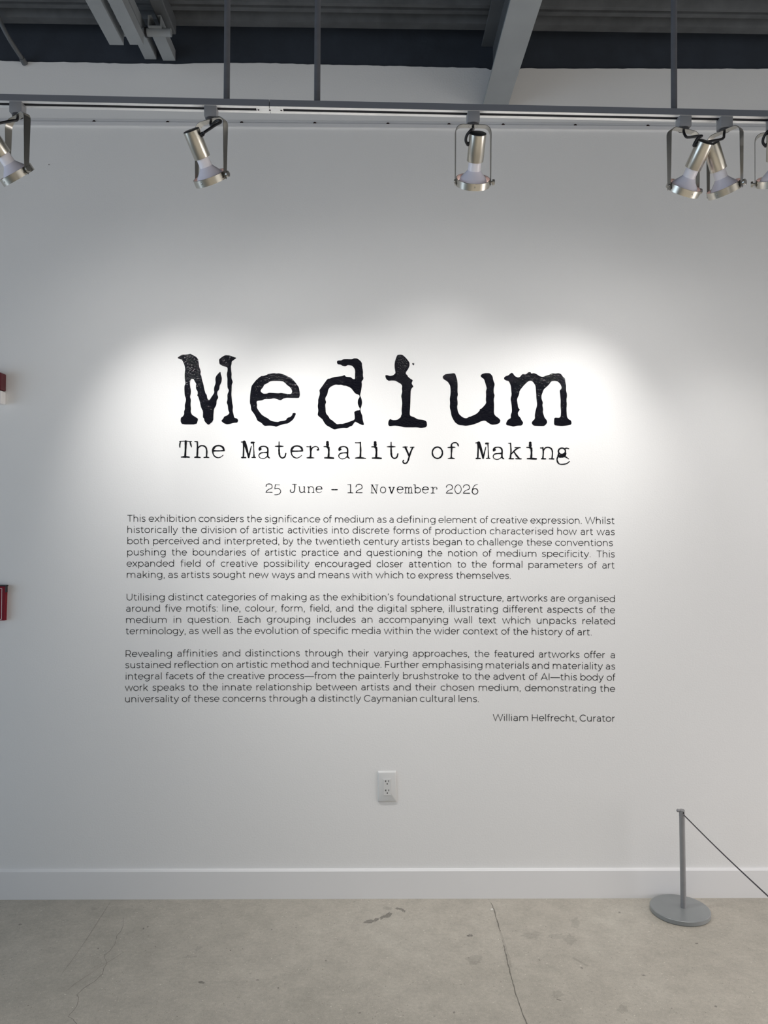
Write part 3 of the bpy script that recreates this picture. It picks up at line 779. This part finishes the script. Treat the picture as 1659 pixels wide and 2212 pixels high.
K1 = 0.391
TW = {
 'T': (157, 362, K1, [([(60,97),(150,92),(206,97)],14), ([(215,99),(254,99)],15), ([(74,95),(63,150),(64,190)],[16,22,18]), ([(230,100),(240,140),(253,188)],[14,22,16]), ([(160,95),(158,200),(151,350)],[34,27,30]), ([(88,353),(150,348),(216,354)],[16,26,18])]),
 'h': (420, 370, K1, [([(307,107),(350,110)],16), ([(347,108),(352,220),(345,360)],[20,26,26]), ([(352,218),(395,180),(440,174),(485,200),(502,260),(497,360)],[18,20,20,22,24,22]), ([(306,364),(345,360),(396,367)],[16,24,18]), ([(455,367),(500,362),(538,368)],[12,20,12])]),
 'e': (690, 370, K1, [([(605,256),(700,257),(784,252)],[26,18,22]), ([(782,250),(768,205),(730,178),(685,172),(640,186),(608,225),(601,270),(612,320),(645,355),(690,369),(735,354),(770,326)],[26,30,24,20,26,32,24,18,20,14,12,10])]),
 'M': (1180, 370, K1, [([(1068,112),(1110,106)],16), ([(1098,110),(1103,200),(1098,350)],[24,22,24]), ([(1112,112),(1150,220),(1185,360)],[46,36,24]), ([(1188,345),(1206,270),(1228,180)],[24,20,12]), ([(1232,122),(1280,116)],[34,12]), ([(1262,112),(1268,240),(1272,355)],[18,14,22]), ([(1073,364),(1136,365)],22), ([(1237,363),(1293,363)],16)]),
 'a': (1440, 378, K1, [([(1362,250),(1358,222),(1390,194),(1440,188),(1480,205),(1497,240),(1495,300),(1498,355),(1526,378)],[16,24,20,18,22,26,26,24,14]), ([(1362,244),(1380,232)],30), ([(1490,290),(1430,291),(1375,302),(1352,335),(1365,370),(1410,388),(1460,374),(1495,340)],[26,16,18,14,12,12,12,22])]),
 't': (125, 375, K1, [([(97,110),(97,250),(104,330),(128,365),(155,373),(190,355),(207,300)],[14,24,26,22,20,20,18]), ([(32,184),(97,184),(163,184)],[12,24,12])]),
 'r': (645, 375, K1, [([(545,188),(605,190)],14), ([(607,186),(612,300),(606,365)],[26,26,28]), ([(612,255),(640,206),(690,184),(728,200),(738,235)],[26,18,14,16,20]), ([(722,240),(738,238)],28), ([(550,370),(610,367),(666,371)],[14,24,12])]),
 'i': (905, 378, K1, [([(885,118),(886,158)],[38,44]), ([(886,160),(888,192)],[38,30]), ([(827,190),(872,192),(905,218)],[14,22,32]), ([(905,205),(906,290),(901,365)],[34,28,32]), ([(840,373),(910,372),(983,377)],[20,28,22])]),
 'l': (1420, 380, K1, [([(1340,126),(1415,127)],14), ([(1420,122),(1425,250),(1420,370)],[20,24,30]), ([(1342,376),(1420,371),(1506,381)],[18,26,14])]),
 'y': (620, 385, K1, [([(532,200),(603,196)],16), ([(652,203),(710,200)],16), ([(568,200),(600,270),(627,335)],[30,24,26]), ([(690,205),(645,315),(612,425),(580,462),(545,460),(530,435),(541,416)],[24,24,22,20,18,18,20])]),
 'o': (1092, 388, K1, [(ell(1092,292,83,93),22)]),
 'f': (1340, 392, K1, [([(1262,211),(1325,206),(1382,207)],[12,26,12]), ([(1325,215),(1321,300),(1318,382)],[28,20,24]), ([(1322,215),(1322,165),(1350,136),(1395,132),(1424,155),(1432,183)],[28,20,18,18,20,22]), ([(1267,390),(1320,384),(1370,390)],[12,24,12])]),
 'k': (690, 385, K1, [([(592,130),(628,134)],14), ([(625,130),(632,260),(622,375)],[18,22,26]), ([(640,302),(700,240),(752,206)],[18,22,22]), ([(697,202),(784,202)],16), ([(680,268),(722,330),(762,375)],[20,26,22]), ([(600,382),(674,382)],18), ([(712,382),(798,385)],16)]),
 'n': (1215, 385, K1, [([(1113,205),(1150,206)],16), ([(1150,202),(1158,280),(1150,375)],[24,20,24]), ([(1155,254),(1190,206),(1240,195),(1290,220),(1307,280),(1300,375)],[22,20,20,22,20,22]), ([(1133,381),(1194,382)],20), ([(1256,382),(1327,384)],18)]),
 'g': (1475, 385, K1, [(ell(1462,258,58,52),22), ([(1505,222),(1535,208),(1572,216)],[18,20,16]), ([(1408,300),(1408,335),(1450,340),(1505,330),(1528,290)],[22,34,44,30,18]), ([(1402,335),(1382,390),(1400,446),(1440,470),(1530,462),(1584,425)],[24,20,22,18,18,14]), ([(1440,352),(1510,346),(1572,382)],[18,18,12])]),
}
K2 = 0.5418; K3 = 0.5757
TW.update({
 '2': (220, 298, K2, [([(152,162),(165,122),(215,104),(268,117),(289,165),(268,205),(210,226),(165,265),(154,290)],[18,16,16,17,17,16,14,16,16]), ([(150,292),(290,294)],18)]),
 '5': (415, 298, K2, [([(460,126),(362,123)],[10,12]), ([(360,122),(348,217)],16), ([(348,215),(408,202),(462,225),(480,275),(452,325),(395,345),(342,347)],[16,16,14,18,18,16,14])]),
 'J': (765, 304, K2, [([(744,119),(833,120)],14), ([(795,120),(792,240),(770,290),(735,302),(702,285),(694,255),(706,240)],[22,20,20,18,16,16,18])]),
 'u': (957, 300, K2, [([(880,166),(903,166)],14), ([(900,166),(905,250),(925,288),(960,298),(1000,272)],[18,20,20,18,14]), ([(988,166),(1012,166)],14), ([(1010,166),(1008,250),(1014,288),(1034,298)],[20,18,22,12])]),
 '-': (130, 310, K2, [([(70,239),(193,239)],24)]),
 '1': (487, 310, K2, [([(426,125),(487,125)],13), ([(489,122),(490,305)],20), ([(428,309),(487,306),(545,312)],[14,22,12])]),
 'N': (1030, 310, K2, [([(950,126),(990,128)],14), ([(970,130),(968,305)],14), ([(975,130),(1072,311)],[26,22]), ([(1082,130),(1075,270)],[14,10]), ([(1047,128),(1108,128)],12), ([(950,309),(1004,309)],15)]),
 'v': (1410, 312, K2, [([(1342,182),(1385,182)],14), ([(1437,182),(1478,182)],14), ([(1365,182),(1405,311)],[24,28]), ([(1462,182),(1412,311)],[20,26])]),
 'm': (118, 300, K3, [([(38,175),(65,178)],14), ([(62,175),(60,295)],18), ([(62,202),(90,176),(113,180),(125,210),(125,295)],[14,14,15,16,17]), ([(127,207),(150,176),(178,178),(188,215),(186,295)],[14,14,15,15,16]), ([(40,298),(80,298)],13), ([(105,298),(145,298)],13), ([(165,298),(207,298)],13)]),
 'b': (305, 300, K3, [([(226,122),(262,125)],14), ([(261,122),(262,298)],18), (ell(316,238,57,58),15)]),
 '0': (1165, 302, K3, [(ell(1165,214,68,92),14)]),
 '6': (1520, 302, K3, [([(1577,110),(1522,130),(1482,185),(1465,240)],[10,13,14,16]), (ell(1524,258,60,60),18)]),
})
TW['-d'] = TW['-']


def typed(bm, ch, xc, base, pitch, wf=1.0, dx=0.0, slant=0.0):
    gx, gb, k_, strokes = TW[ch]
    sc = k_ * pitch / 100.0
    rnd = random.Random(hash((ch, 3)) % 1000 if False else ord(ch) * 13)
    for pts, wd in strokes:
        closed = len(pts) > 12 and pts[0] == pts[-1] or (len(pts) == 21)
        P_ = [(xc + (x - gx) * sc, base + (y - gb) * sc) for x, y in pts]
        W_ = [w_ * sc * wf for w_ in (wd if isinstance(wd, list) else [wd] * len(pts))]
        if len(P_) > 2 and not closed:
            sm = catmull([(p[0], p[1], w_) for p, w_ in zip(P_, W_)], 4)
        elif closed:
            sm = [Vector((p[0], p[1], w_)) for p, w_ in zip(P_, W_)]
        else:
            a, b2 = Vector((*P_[0], W_[0])), Vector((*P_[1], W_[1])); sm = [a.lerp(b2, q / 4) for q in range(5)]
        wv = [max(0.3, v.z * (1 + rnd.uniform(-0.13, 0.13))) for v in sm]
        if closed: wv[-1] = wv[0]
        add_ribbon(bm, [(v.x, v.y) for v in sm], wv, rnd=not closed)


def typed_line(root, words, pitch, base, wf_of, m_):
    for word in words:
        bm = bmesh.new()
        for ch, xc in word:
            typed(bm, ch, xc, base(xc), pitch, wf_of(ch))
        fix_normals(bm)
        o = obj('word', bm, m_, root)
        o.matrix_parent_inverse = Matrix.Translation(-root.location)


sub = empty('subtitle_lettering', on_y(810, 991), 'black typewriter subtitle line, The Materiality of Making, under the big title', 'lettering')
typed_line(sub, [[('T', 400.8), ('h', 435.7), ('e', 471.5)],
                 [('M', 536.5), ('a', 571), ('t', 606.6), ('e', 641), ('r', 675.6), ('i', 710), ('a', 743.4), ('l', 778.3), ('i', 813), ('t', 848.6), ('y', 882.2)],
                 [('o', 944.8), ('f', 977.7)],
                 [('M', 1043), ('a', 1077), ('k', 1111.5), ('i', 1148), ('n', 1181.2), ('g', 1215.6)]],
           33.9, lambda x: 988.6 + (x - 400) * 0.0037, lambda c: 1.08, M_VINYLS)
dat = empty('date_lettering', on_y(804, 1065), 'small black typewriter date line, 25 June to 12 November 2026', 'lettering')
typed_line(dat, [[('2', 581.2), ('5', 600)], [('J', 633.8), ('u', 652.3), ('n', 670.9), ('e', 689)], [('-', 722.5)], [('1', 757), ('2', 775.6)],
                 [('N', 809.3), ('o', 827.4), ('v', 846), ('e', 864.3), ('m', 882.1), ('b', 901.3), ('e', 919), ('r', 937.6)],
                 [('2', 970.9), ('0', 989.4), ('2', 1007.8), ('6', 1025.7)]],
           17.8, lambda x: 1063.9 + (x - 580) * 0.0045, lambda c: 0.95, M_VINYLS)

# ---- paragraph lettering: a light geometric sans drawn as strokes (1000 units to the em)


def el(cx, cy, rx, ry, a0, a1, n=14):
    return [(cx + rx * math.cos(math.radians(a0 + (a1 - a0) * k / n)), cy + ry * math.sin(math.radians(a0 + (a1 - a0) * k / n))) for k in range(n + 1)]


def dot(x, y, r=38): return ('dot', x, y, r)


def arch(xa, xb, y=0, top=493):
    r = (xb - xa) / 2; ry = min(205, r * 1.02)
    return [(xa, y + top - ry - 60)] + el((xa + xb) / 2, top - ry, r, ry, 180, 0) + [(xb, 0)]


Sx = [(x, y_) for x, y_ in [tuple(v)[:2] for v in catmull([(412, 440, 0), (335, 482, 0), (245, 494, 0), (150, 470, 0), (98, 385, 0), (150, 305, 0), (250, 268, 0), (352, 235, 0), (406, 145, 0), (350, 52, 0), (240, 26, 0), (140, 42, 0), (62, 88, 0)], 3)]]
G = {
 'a': (560, [el(272, 320, 178, 173, 150, 0, 10) + [(450, 0)], [(450, 293), (250, 293)] + el(238, 160, 150, 133, 90, 270, 10) + el(262, 170, 188, 143, 270, 352, 7)]),
 'b': (655, [[(112, 0), (112, 742)], el(350, 260, 238, 235, 0, 360, 24)]),
 'c': (545, [el(302, 260, 244, 235, 42, 318, 20)]),
 'd': (655, [[(543, 0), (543, 742)], el(305, 260, 238, 235, 0, 360, 24)]),
 'e': (600, [[(60, 262)] + [(543, 262)] + el(302, 260, 241, 235, 2, 318, 22)]),
 'f': (342, [el(268, 610, 124, 106, 62, 180, 8) + [(144, 0)], [(38, 496), (318, 496)]]),
 'g': (660, [el(303, 272, 236, 224, 0, 360, 24), [(543, 520), (543, 20)] + el(318, 20, 225, 188, 0, -140, 12)]),
 'h': (640, [[(112, 0), (112, 742)], arch(112, 520)]),
 'i': (232, [[(116, 0), (116, 520)], dot(116, 698)]),
 'k': (560, [[(112, 0), (112, 742)], [(112, 175), (488, 520)], [(240, 300), (510, 0)]]),
 'l': (232, [[(116, 0), (116, 742)]]),
 'm': (1015, [[(112, 0), (112, 520)], arch(112, 504), arch(504, 896)]),
 'n': (640, [[(112, 0), (112, 520)], arch(112, 520)]),
 'o': (610, [el(305, 260, 243, 235, 0, 360, 26)]),
 'p': (655, [[(112, -194), (112, 520)], el(350, 260, 238, 235, 0, 360, 24)]),
 'q': (655, [[(543, -194), (543, 520)], el(305, 260, 238, 235, 0, 360, 24)]),
 'r': (385, [[(112, 0), (112, 520)], [(112, 250)] + el(335, 280, 223, 215, 178, 88, 9)]),
 's': (480, [Sx]),
 't': (390, [[(146, 636), (146, 140)] + el(262, 142, 116, 114, 180, 305, 8), [(38, 496), (322, 496)]]),
 'u': (632, [[(112, 520), (112, 228)] + el(312, 228, 200, 201, 180, 360, 14), [(512, 520), (512, 0)]]),
 'v': (535, [[(32, 520), (267, 8), (502, 520)]]),
 'w': (850, [[(34, 520), (228, 8), (425, 515), (622, 8), (816, 520)]]),
 'x': (525, [[(45, 520), (480, 0)], [(45, 0), (480, 520)]]),
 'y': (535, [[(32, 520), (267, 8)], [(502, 520), (254, -30), (215, -108), (160, -160), (100, -170), (38, -140)]]),
 'T': (580, [[(18, 671), (562, 671)], [(290, 671), (290, 0)]]),
 'W': (1010, [[(30, 700), (262, 8), (505, 695), (748, 8), (980, 700)]]),
 'U': (730, [[(118, 700), (118, 285)] + el(365, 285, 247, 258, 180, 360, 16) + [(612, 700)]]),
 'E': (640, [[(555, 671), (128, 671), (128, 29), (570, 29)], [(128, 356), (510, 356)]]),
 'F': (610, [[(555, 671), (128, 671), (128, 0)], [(128, 335), (510, 335)]]),
 'R': (680, [[(128, 0), (128, 671), (370, 671)] + el(370, 455, 215, 216, 90, -90, 14) + [(128, 239)], [(400, 239), (590, 0)]]),
 'C': (715, [el(395, 350, 338, 322, 43, 317, 24)]),
 'A': (720, [[(40, 0), (360, 695), (680, 0)], [(135, 195), (585, 195)]]),
 'I': (256, [[(128, 0), (128, 700)]]),
 'H': (790, [[(128, 0), (128, 700)], [(662, 0), (662, 700)], [(128, 358), (662, 358)]]),
 '.': (200, [dot(98, 36, 40)]),
 ',': (200, [dot(98, 36, 40), [(112, 30), (78, -110)]]),
 ':': (200, [dot(98, 36, 40), dot(98, 460, 40)]),
 "'": (190, [[(98, 742), (80, 560)]]),
 '_': (1000, [[(0, 262), (1000, 262)]]),
}
EM = 20.7
SW = 1.3


def word_shape(word):
    """strokes of a word in em units, and its ink extent"""
    x = 0.0; st = []
    for ch in word:
        adv, ss = G[ch]
        for s_ in ss:
            if s_[0] == 'dot': st.append(('dot', s_[1] + x, s_[2], s_[3]))
            else: st.append([(p[0] + x, p[1]) for p in s_])
        x += adv + 6
    xs = [p for s_ in st for p in ((s_[1] - s_[3], s_[1] + s_[3]) if s_[0] == 'dot' else [q[0] for q in s_])]
    pad = 29
    return st, min(xs) - pad, max(xs) + pad


def text_word(bm, word, xa, xb, base):
    st, lo_, hi2 = word_shape(word)
    k_ = (xb - xa) / (hi2 - lo_)
    e_ = EM / 1000
    for s_ in st:
        if s_[0] == 'dot':
            cx_, cy_ = xa + (s_[1] - lo_) * k_, s_[2] * e_
            vs = [bm.verts.new(wall_pt(cx_ + s_[3] * e_ * math.cos(2 * PI * q / 10), base(cx_) - cy_ - s_[3] * e_ * math.sin(2 * PI * q / 10))) for q in range(10)]
            bm.faces.new(vs)
        else:
            P_ = [(xa + (p[0] - lo_) * k_, p[1]) for p in s_]
            add_ribbon(bm, [(p[0], base(p[0]) - p[1] * e_) for p in P_], SW)


def quad_base(l, m_, r):
    """baseline through three heights at x = 274, 800, 1328"""
    def f(x):
        t = (x - 274) / 526.0
        return l * (t - 1) * (t - 2) / 2 - m_ * t * (t - 2) + r * t * (t - 1) / 2
    return f


XO = {'A': 260, 'B': 620, 'C': 980}


def parse(spec):
    out_ = []
    for tok in spec.split(';'):
        wd, ext = tok.strip().rsplit(' ', 1)
        a, b2 = ext.split('-'); ca = a[0]; cb = b2[0] if b2[0] in 'ABC' else ca
        av = float(a[1:]); bv = float(b2[1:] if b2[0] in 'ABC' else b2)
        out_.append((wd, XO[ca] + av / 4.6083, XO[cb] + bv / 4.6083))
    return out_


PARAS = [
 ('black vinyl text paragraph beginning This exhibition, topmost of the three', [
  ("This A67-250;exhibition A282-748;considers A780-1228;the A1258-1408;significance A1437-B330;of B363-447;medium B478-862;as B898-990;a B1020-1060;defining B1093-1477;element B1508-C230;of C262-345;creative C372-735;expression. C765-1277;Whilst C1310-1602", 1126.9, 1128.8, 1131.8),
  ("historically A70-573;the A610-762;division A803-1152;of A1193-1283;artistic A1317-1622;activities B8-403;into B445-615;discrete B653-1018;forms B1055-1317;of B1353-1440;production B1478-C320;characterised C360-990;how C1033-1225;art C1265-1388;was C1423-1603", 1151.2, 1152.6, 1155.9),
  ("both A70-283;perceived A327-780;and A820-993;interpreted, A1037-1583;by A1622-B62;the B97-245;twentieth B280-723;century B762-1112;artists B1143-1418;began B1457-C80;to C117-205;challenge C238-690;these C725-977;conventions C1012-1585", 1175.4, 1176.6, 1179.8),
  ("pushing A68-450;the A510-662;boundaries A722-1250;of A1302-1390;artistic A1440-B90;practice B148-513;and B567-737;questioning B793-1342;the B1398-1545;notion B1605-C233;of C290-378;medium C430-823;specificity. C878-1365;This C1420-1603", 1199.8, 1200.8, 1204.0),
  ("expanded A63-533;field A597-797;of A857-945;creative A1000-1367;possibility A1428-B222;encouraged B278-832;closer B892-1155;attention B1213-1633;to C35-122;the C178-328;formal C385-683;parameters C745-1283;of C1338-1427;art C1480-1602", 1224.0, 1225.0, 1228.1),
  ("making, A65-443;as A477-573;artists A607-888;sought A920-1247;new A1285-1475;ways A1508-B75;and B107-275;means B315-622;with B650-847;which B882-1155;to B1188-1277;express B1308-1650;themselves. C25-570", 1248.3, 1249.0, 1252.0)]),
 ('black vinyl text paragraph beginning Utilising distinct categories, between the other two', [
  ("Utilising A63-440;distinct A478-828;categories A860-1350;of A1383-1472;making A1505-B193;as B230-323;the B357-505;exhibition's B540-1060;foundational B1093-C17;structure, C55-497;artworks C532-933;are C967-1108;organised C1140-1605", 1297.1, 1297.0, 1300.5),
  ("around A58-393;five A443-608;motifs: A658-970;line, A1017-1197;colour, A1243-1555;form, A1598-B178;field, B225-443;and B488-660;the B707-857;digital B900-1187;sphere, B1230-1565;illustrating B1610-C440;different C490-887;aspects C932-1285;of C1328-1417;the C1458-1607", 1321.5, 1321.2, 1324.7),
  ("medium A58-460;in A527-605;question. A670-1103;Each A1173-1393;grouping A1458-B230;includes B298-683;an B742-850;accompanying B915-1602;wall C5-183;text C248-422;which C483-762;unpacks C828-1220;related C1283-1605", 1346.0, 1345.2, 1348.8),
  ("terminology, A52-652;as A685-780;well A812-993;as A1028-1123;the A1157-1307;evolution A1338-B110;of B147-235;specific B262-610;media B648-930;within B965-1250;the B1285-1433;wider B1465-C60;context C93-440;of C475-563;the C590-740;history C778-1085;of C1117-1203;art. C1233-1377", 1370.2, 1369.3, 1373.0)]),
 ('black vinyl text paragraph beginning Revealing affinities, lowest of the three', [
  ("Revealing A53-513;affinities A567-968;and A1017-1193;distinctions A1245-B127;through B177-552;their B605-815;varying B865-1200;approaches, B1253-C155;the C205-355;featured C403-797;artworks C848-1253;offer C1300-1508;a C1562-1605", 1419.1, 1418.0, 1421.9),
  ("sustained A48-500;reflection A540-973;on A1008-1120;artistic A1157-1467;method A1503-B212;and B245-415;technique. B448-942;Further B977-1315;emphasising B1348-C285;materials C320-750;and C780-950;materiality C988-1485;as C1515-1608", 1443.5, 1442.4, 1446.3),
  ("integral A50-410;facets A450-725;of A760-848;the A880-1033;creative A1068-1437;process_from A1478-B487;the B525-675;painterly B715-1117;brushstroke B1157-C48;to C85-175;the C208-360;advent C397-713;of C750-838;AI_this C868-1227;body C1263-1492;of C1525-1612", 1468.0, 1466.8, 1470.5),
  ("work A45-275;speaks A318-640;to A680-772;the A817-970;innate A1013-1308;relationship A1355-B245;between B293-692;artists B740-1018;and B1058-1230;their B1275-1487;chosen B1530-C203;medium, C250-668;demonstrating C710-1415;the C1455-1608", 1492.4, 1491.2, 1494.6),
  ("universality A48-583;of A613-702;these A732-985;concerns A1018-1447;through A1478-B200;a B235-278;distinctly B315-737;Caymanian B767-1292;cultural B1323-C12;lens. C50-253", 1517.0, 1515.7, 1518.8)]),
 ('small black vinyl signature line ending Curator, set right below the paragraphs', [
  ("William C390-740;Helfrecht, C780-1225;Curator C1255-1607", 1556.0, 1555.8, 1559.0)]),
]
for lab, lines in PARAS:
    b0 = lines[0]
    root = empty('text_paragraph' if len(lines) > 1 else 'signature_lettering', on_y(800, b0[2] - 20), lab, 'text')
    for spec, l, m_, r in lines:
        base = quad_base(l, m_, r)
        for wd, xa_, xb_ in parse(spec):
            bm = bmesh.new(); text_word(bm, wd, xa_, xb_, base); fix_normals(bm)
            o = obj('word', bm, M_TEXT, root)
            o.matrix_parent_inverse = Matrix.Translation(-root.location)

# ------------------------------------------------------------------ wall outlet
pc = on_y(836.4, 1698.6)
root = empty('wall_outlet', pc, 'white double wall outlet low on the wall under the text', 'outlet')
root.rotation_euler = (0, math.radians(-1.0), 0)
bm = bmesh.new()
W2, H2 = 0.0355, 0.0595
prof = [(W2, H2, 0.0), (W2 - .0003, H2 - .0003, -.0016), (W2 - .0024, H2 - .0046, -.0056), (W2 - .0040, H2 - .0066, -.0066)]
rows = []
for hx, hz, yy in prof:
    row = []
    rc = 0.003
    for sx, sz, a0 in ((1, 1, 0), (-1, 1, 90), (-1, -1, 180), (1, -1, 270)):
        for q in range(5):
            a = math.radians(a0 + q * 22.5); row.append(bm.verts.new((sx * (hx - rc) + rc * math.cos(a), yy, sz * (hz - rc) + rc * math.sin(a))))
    rows.append(row)
for a, b2 in zip(rows, rows[1:]):
    for q in range(20): bm.faces.new((a[q], b2[q], b2[(q + 1) % 20], a[(q + 1) % 20]))
bm.faces.new(rows[-1])
bmesh.ops.recalc_face_normals(bm, faces=bm.faces[:])
for f in bm.faces:
    f.normal_update()
obj('cover_plate', bm, M_PLATE, root, smooth=True)
for s_ in (1, -1):
    bm = bmesh.new(); add_lathe(bm, [(.0030, -.0064), (.0030, -.0072), (.0022, -.0078), (.0003, -.0079)], 14, Matrix.Rotation(-PI / 2, 4, 'X') @ Matrix.Scale(-1, 4, (0, 0, 1)))
    o = obj('screw', bm, M_PLATE, root, smooth=True); o.location = (0, 0, s_ * .0475)
    # face slot
    obj('screw_slot', box((0, -.0079, 0), (.0042, .0003, .0006)), M_RAIL, o)
ins = obj('receptacle', box((0, -.0069, -.001), (.0290, .0024, .0625), .0009), M_PLATE, root)
gap = obj('receptacle_gap', box((0, -.0064, -.001), (.0302, .0006, .0638)), M_RAIL, root)
for zc in (.0185, -.0165):
    for dx, hh in ((-.0052, .0072), (.0058, .0066)):
        o = obj('slot', box((dx, -.0082, zc + .004), (.0023, .0004, hh)), M_HOLE, ins)
    obj('slot', box((-.0078, -.0082, zc + .004), (.0032, .0004, .0012)), M_HOLE, ins)
    bm = bmesh.new(); add_lathe(bm, [(.0026, 0), (.0003, .0003)], 16, Matrix.Translation((0, -.0082, zc - .0065)) @ Matrix.Rotation(PI / 2, 4, 'X'))
    obj('ground_hole', bm, M_HOLE, ins)

# ------------------------------------------------------------------ fire alarm devices at the left edge
pr_, pt_, pb_ = on_y(15.2, 1300, -.008), on_y(8, 1266, -.018), on_y(8, 1340.5, -.017)
wA, hA = 0.088, pt_.z - pb_.z
root = empty('fire_alarm_call_point', (pr_.x - wA / 2, 0, pb_.z), 'red fire alarm pull station cut by the left edge of the wall', 'fire alarm')
bm = bmesh.new()
add_prism_x(bm, [(0, 0), (-.016, 0), (-.018, .003), (-.018, hA - .002), (-.017, hA), (0, hA)], -wA / 2, wA / 2 - .002)
for v in bm.verts:
    v.co.x -= math.copysign(.0045, v.co.x) * (1 - v.co.z / hA) * (1 if v.co.y < -.001 else .6)
obj('alarm_body', bm, M_RED, root)
bm = bmesh.new()
add_box(bm, (0, -.0105, hA + .001), (wA + .001, .021, .004), .001); add_box(bm, (wA / 2, -.0135, hA - .012), (.0035, .013, .024), .0008)
obj('alarm_hood', bm, M_BLACK, root)
bm = bmesh.new()
xr, zt_, zb_ = wA / 2 - .0155, hA * .93, hA * .035
for c_, s_ in (((xr, -.0182, (zt_ + zb_) / 2), (.0014, .0006, zt_ - zb_)), ((0, -.0182, zt_), (2 * xr, .0006, .0014)), ((-xr, -.0182, (zt_ + zb_) / 2), (.0014, .0006, zt_ - zb_)), ((0, -.0182, zb_), (2 * xr, .0006, .0014))):
    add_box(bm, c_, s_)
obj('label_border', bm, M_WHITE, root)
obj('pull_handle', box((-.014, -.020, hA * .2), (wA * .40, .010, hA * .2), .003), M_WHITE, root)
pr2, pt2, pb2 = on_y(1.6, 840, -.045), on_y(1, 804, -.045), on_y(1, 871, -.045)
wS, hS = 0.115, pt2.z - pb2.z
root = empty('fire_alarm_strobe', (pr2.x - wS / 2, 0, pb2.z), 'red fire alarm strobe peeking in at the left edge above the pull station', 'fire alarm')
bm = bmesh.new(); add_box(bm, (0, -.022, hS * .72), (wS, .044, hS * .56), .004); obj('strobe_body', bm, M_REDD, root)
bm = bmesh.new(); add_box(bm, (0, -.020, hS * .21), (wS - .001, .040, hS * .42), .004); obj('strobe_lens', bm, M_WHITE, root)
# pin left in the wall
p = on_y(106, 356)
bm = bmesh.new(); add_lathe(bm, [(.0017, 0), (.0016, -.002), (.0004, -.003)], 10, Matrix.Rotation(-PI / 2, 4, 'X'))
o = obj('wall_pin', bm, M_HOLE); o.location = p
tag(o, 'tiny dark pin stuck in the upper wall right of the leftmost lamp', 'pin')

# ------------------------------------------------------------------ stanchion and cord
bc = Vector((1.1475, -0.122, 0)); Rb = 0.1065
root = empty('barrier_stanchion', bc, 'low grey barrier post on a round base beside the baseboard', 'stanchion')
bm = bmesh.new(); add_lathe(bm, [(.0005, .0185), (Rb - .004, .0185), (Rb - .0015, .0178), (Rb, .0160), (Rb, .0025), (Rb - .003, .0), (.0005, 0)], 72)
bmesh.ops.recalc_face_normals(bm, faces=bm.faces[:])
obj('base_disc', bm, M_DISC, root, smooth=True)
pt0 = on_y(1473, 1749, bc.y); hp = pt0.z
px_ = on_y(1476.3, 1957, bc.y)
tip = Vector((pt0.x - bc.x, 0, hp)); ft = Vector((px_.x - bc.x, 0, .0165))
dirp = (tip - ft).normalized()
bm = bmesh.new(); add_tube(bm, [ft, tip - dirp * .0245], .0103, 24); obj('post', bm, M_POST, root, smooth=True)
hb = bmesh.new(); add_tube(hb, [tip - dirp * .024, tip - dirp * .0015, tip], [.0106, .0106, .0092], 24)
hd_ = obj('post_head', hb, M_POST, root, smooth=True)
bm = bmesh.new(); add_box(bm, (tip.x + .0015, -.0105, tip.z - .0085), (.0036, .0012, .0064)); obj('head_slot', bm, M_HOLE, hd_)
bm = bmesh.new(); add_tube(bm, [tip + Vector((-.008, 0, -.0035)), tip + Vector((-.0125, -.002, -.002))], .003, 10)
bmesh.ops.create_icosphere(bm, subdivisions=2, radius=.0062, matrix=Matrix.Translation(tip + Vector((-.0158, -.003, -.0020))))
obj('head_knob', bm, M_POST, root, smooth=True)
c0 = bc + tip - dirp * .0165 + Vector((.0035, -.0102, 0))
dcam = ray(1659, 1935.5)
# the cord runs level, straight out from the wall
tt = ((c0.z - CAM.z) / dcam.z); pe = CAM + dcam * tt
far = c0 + (pe - c0) * 2.2
pts = [c0.lerp(far, q / 30) - Vector((0, 0, .004 * math.sin(PI * min(1, q / 14)))) for q in range(31)]
bm = bmesh.new(); add_tube(bm, pts, .0021, 10)
o = obj('barrier_rope', bm, M_CORD, smooth=True)
tag(o, 'thin dark barrier rope stretched from the post head towards the right', 'cord')
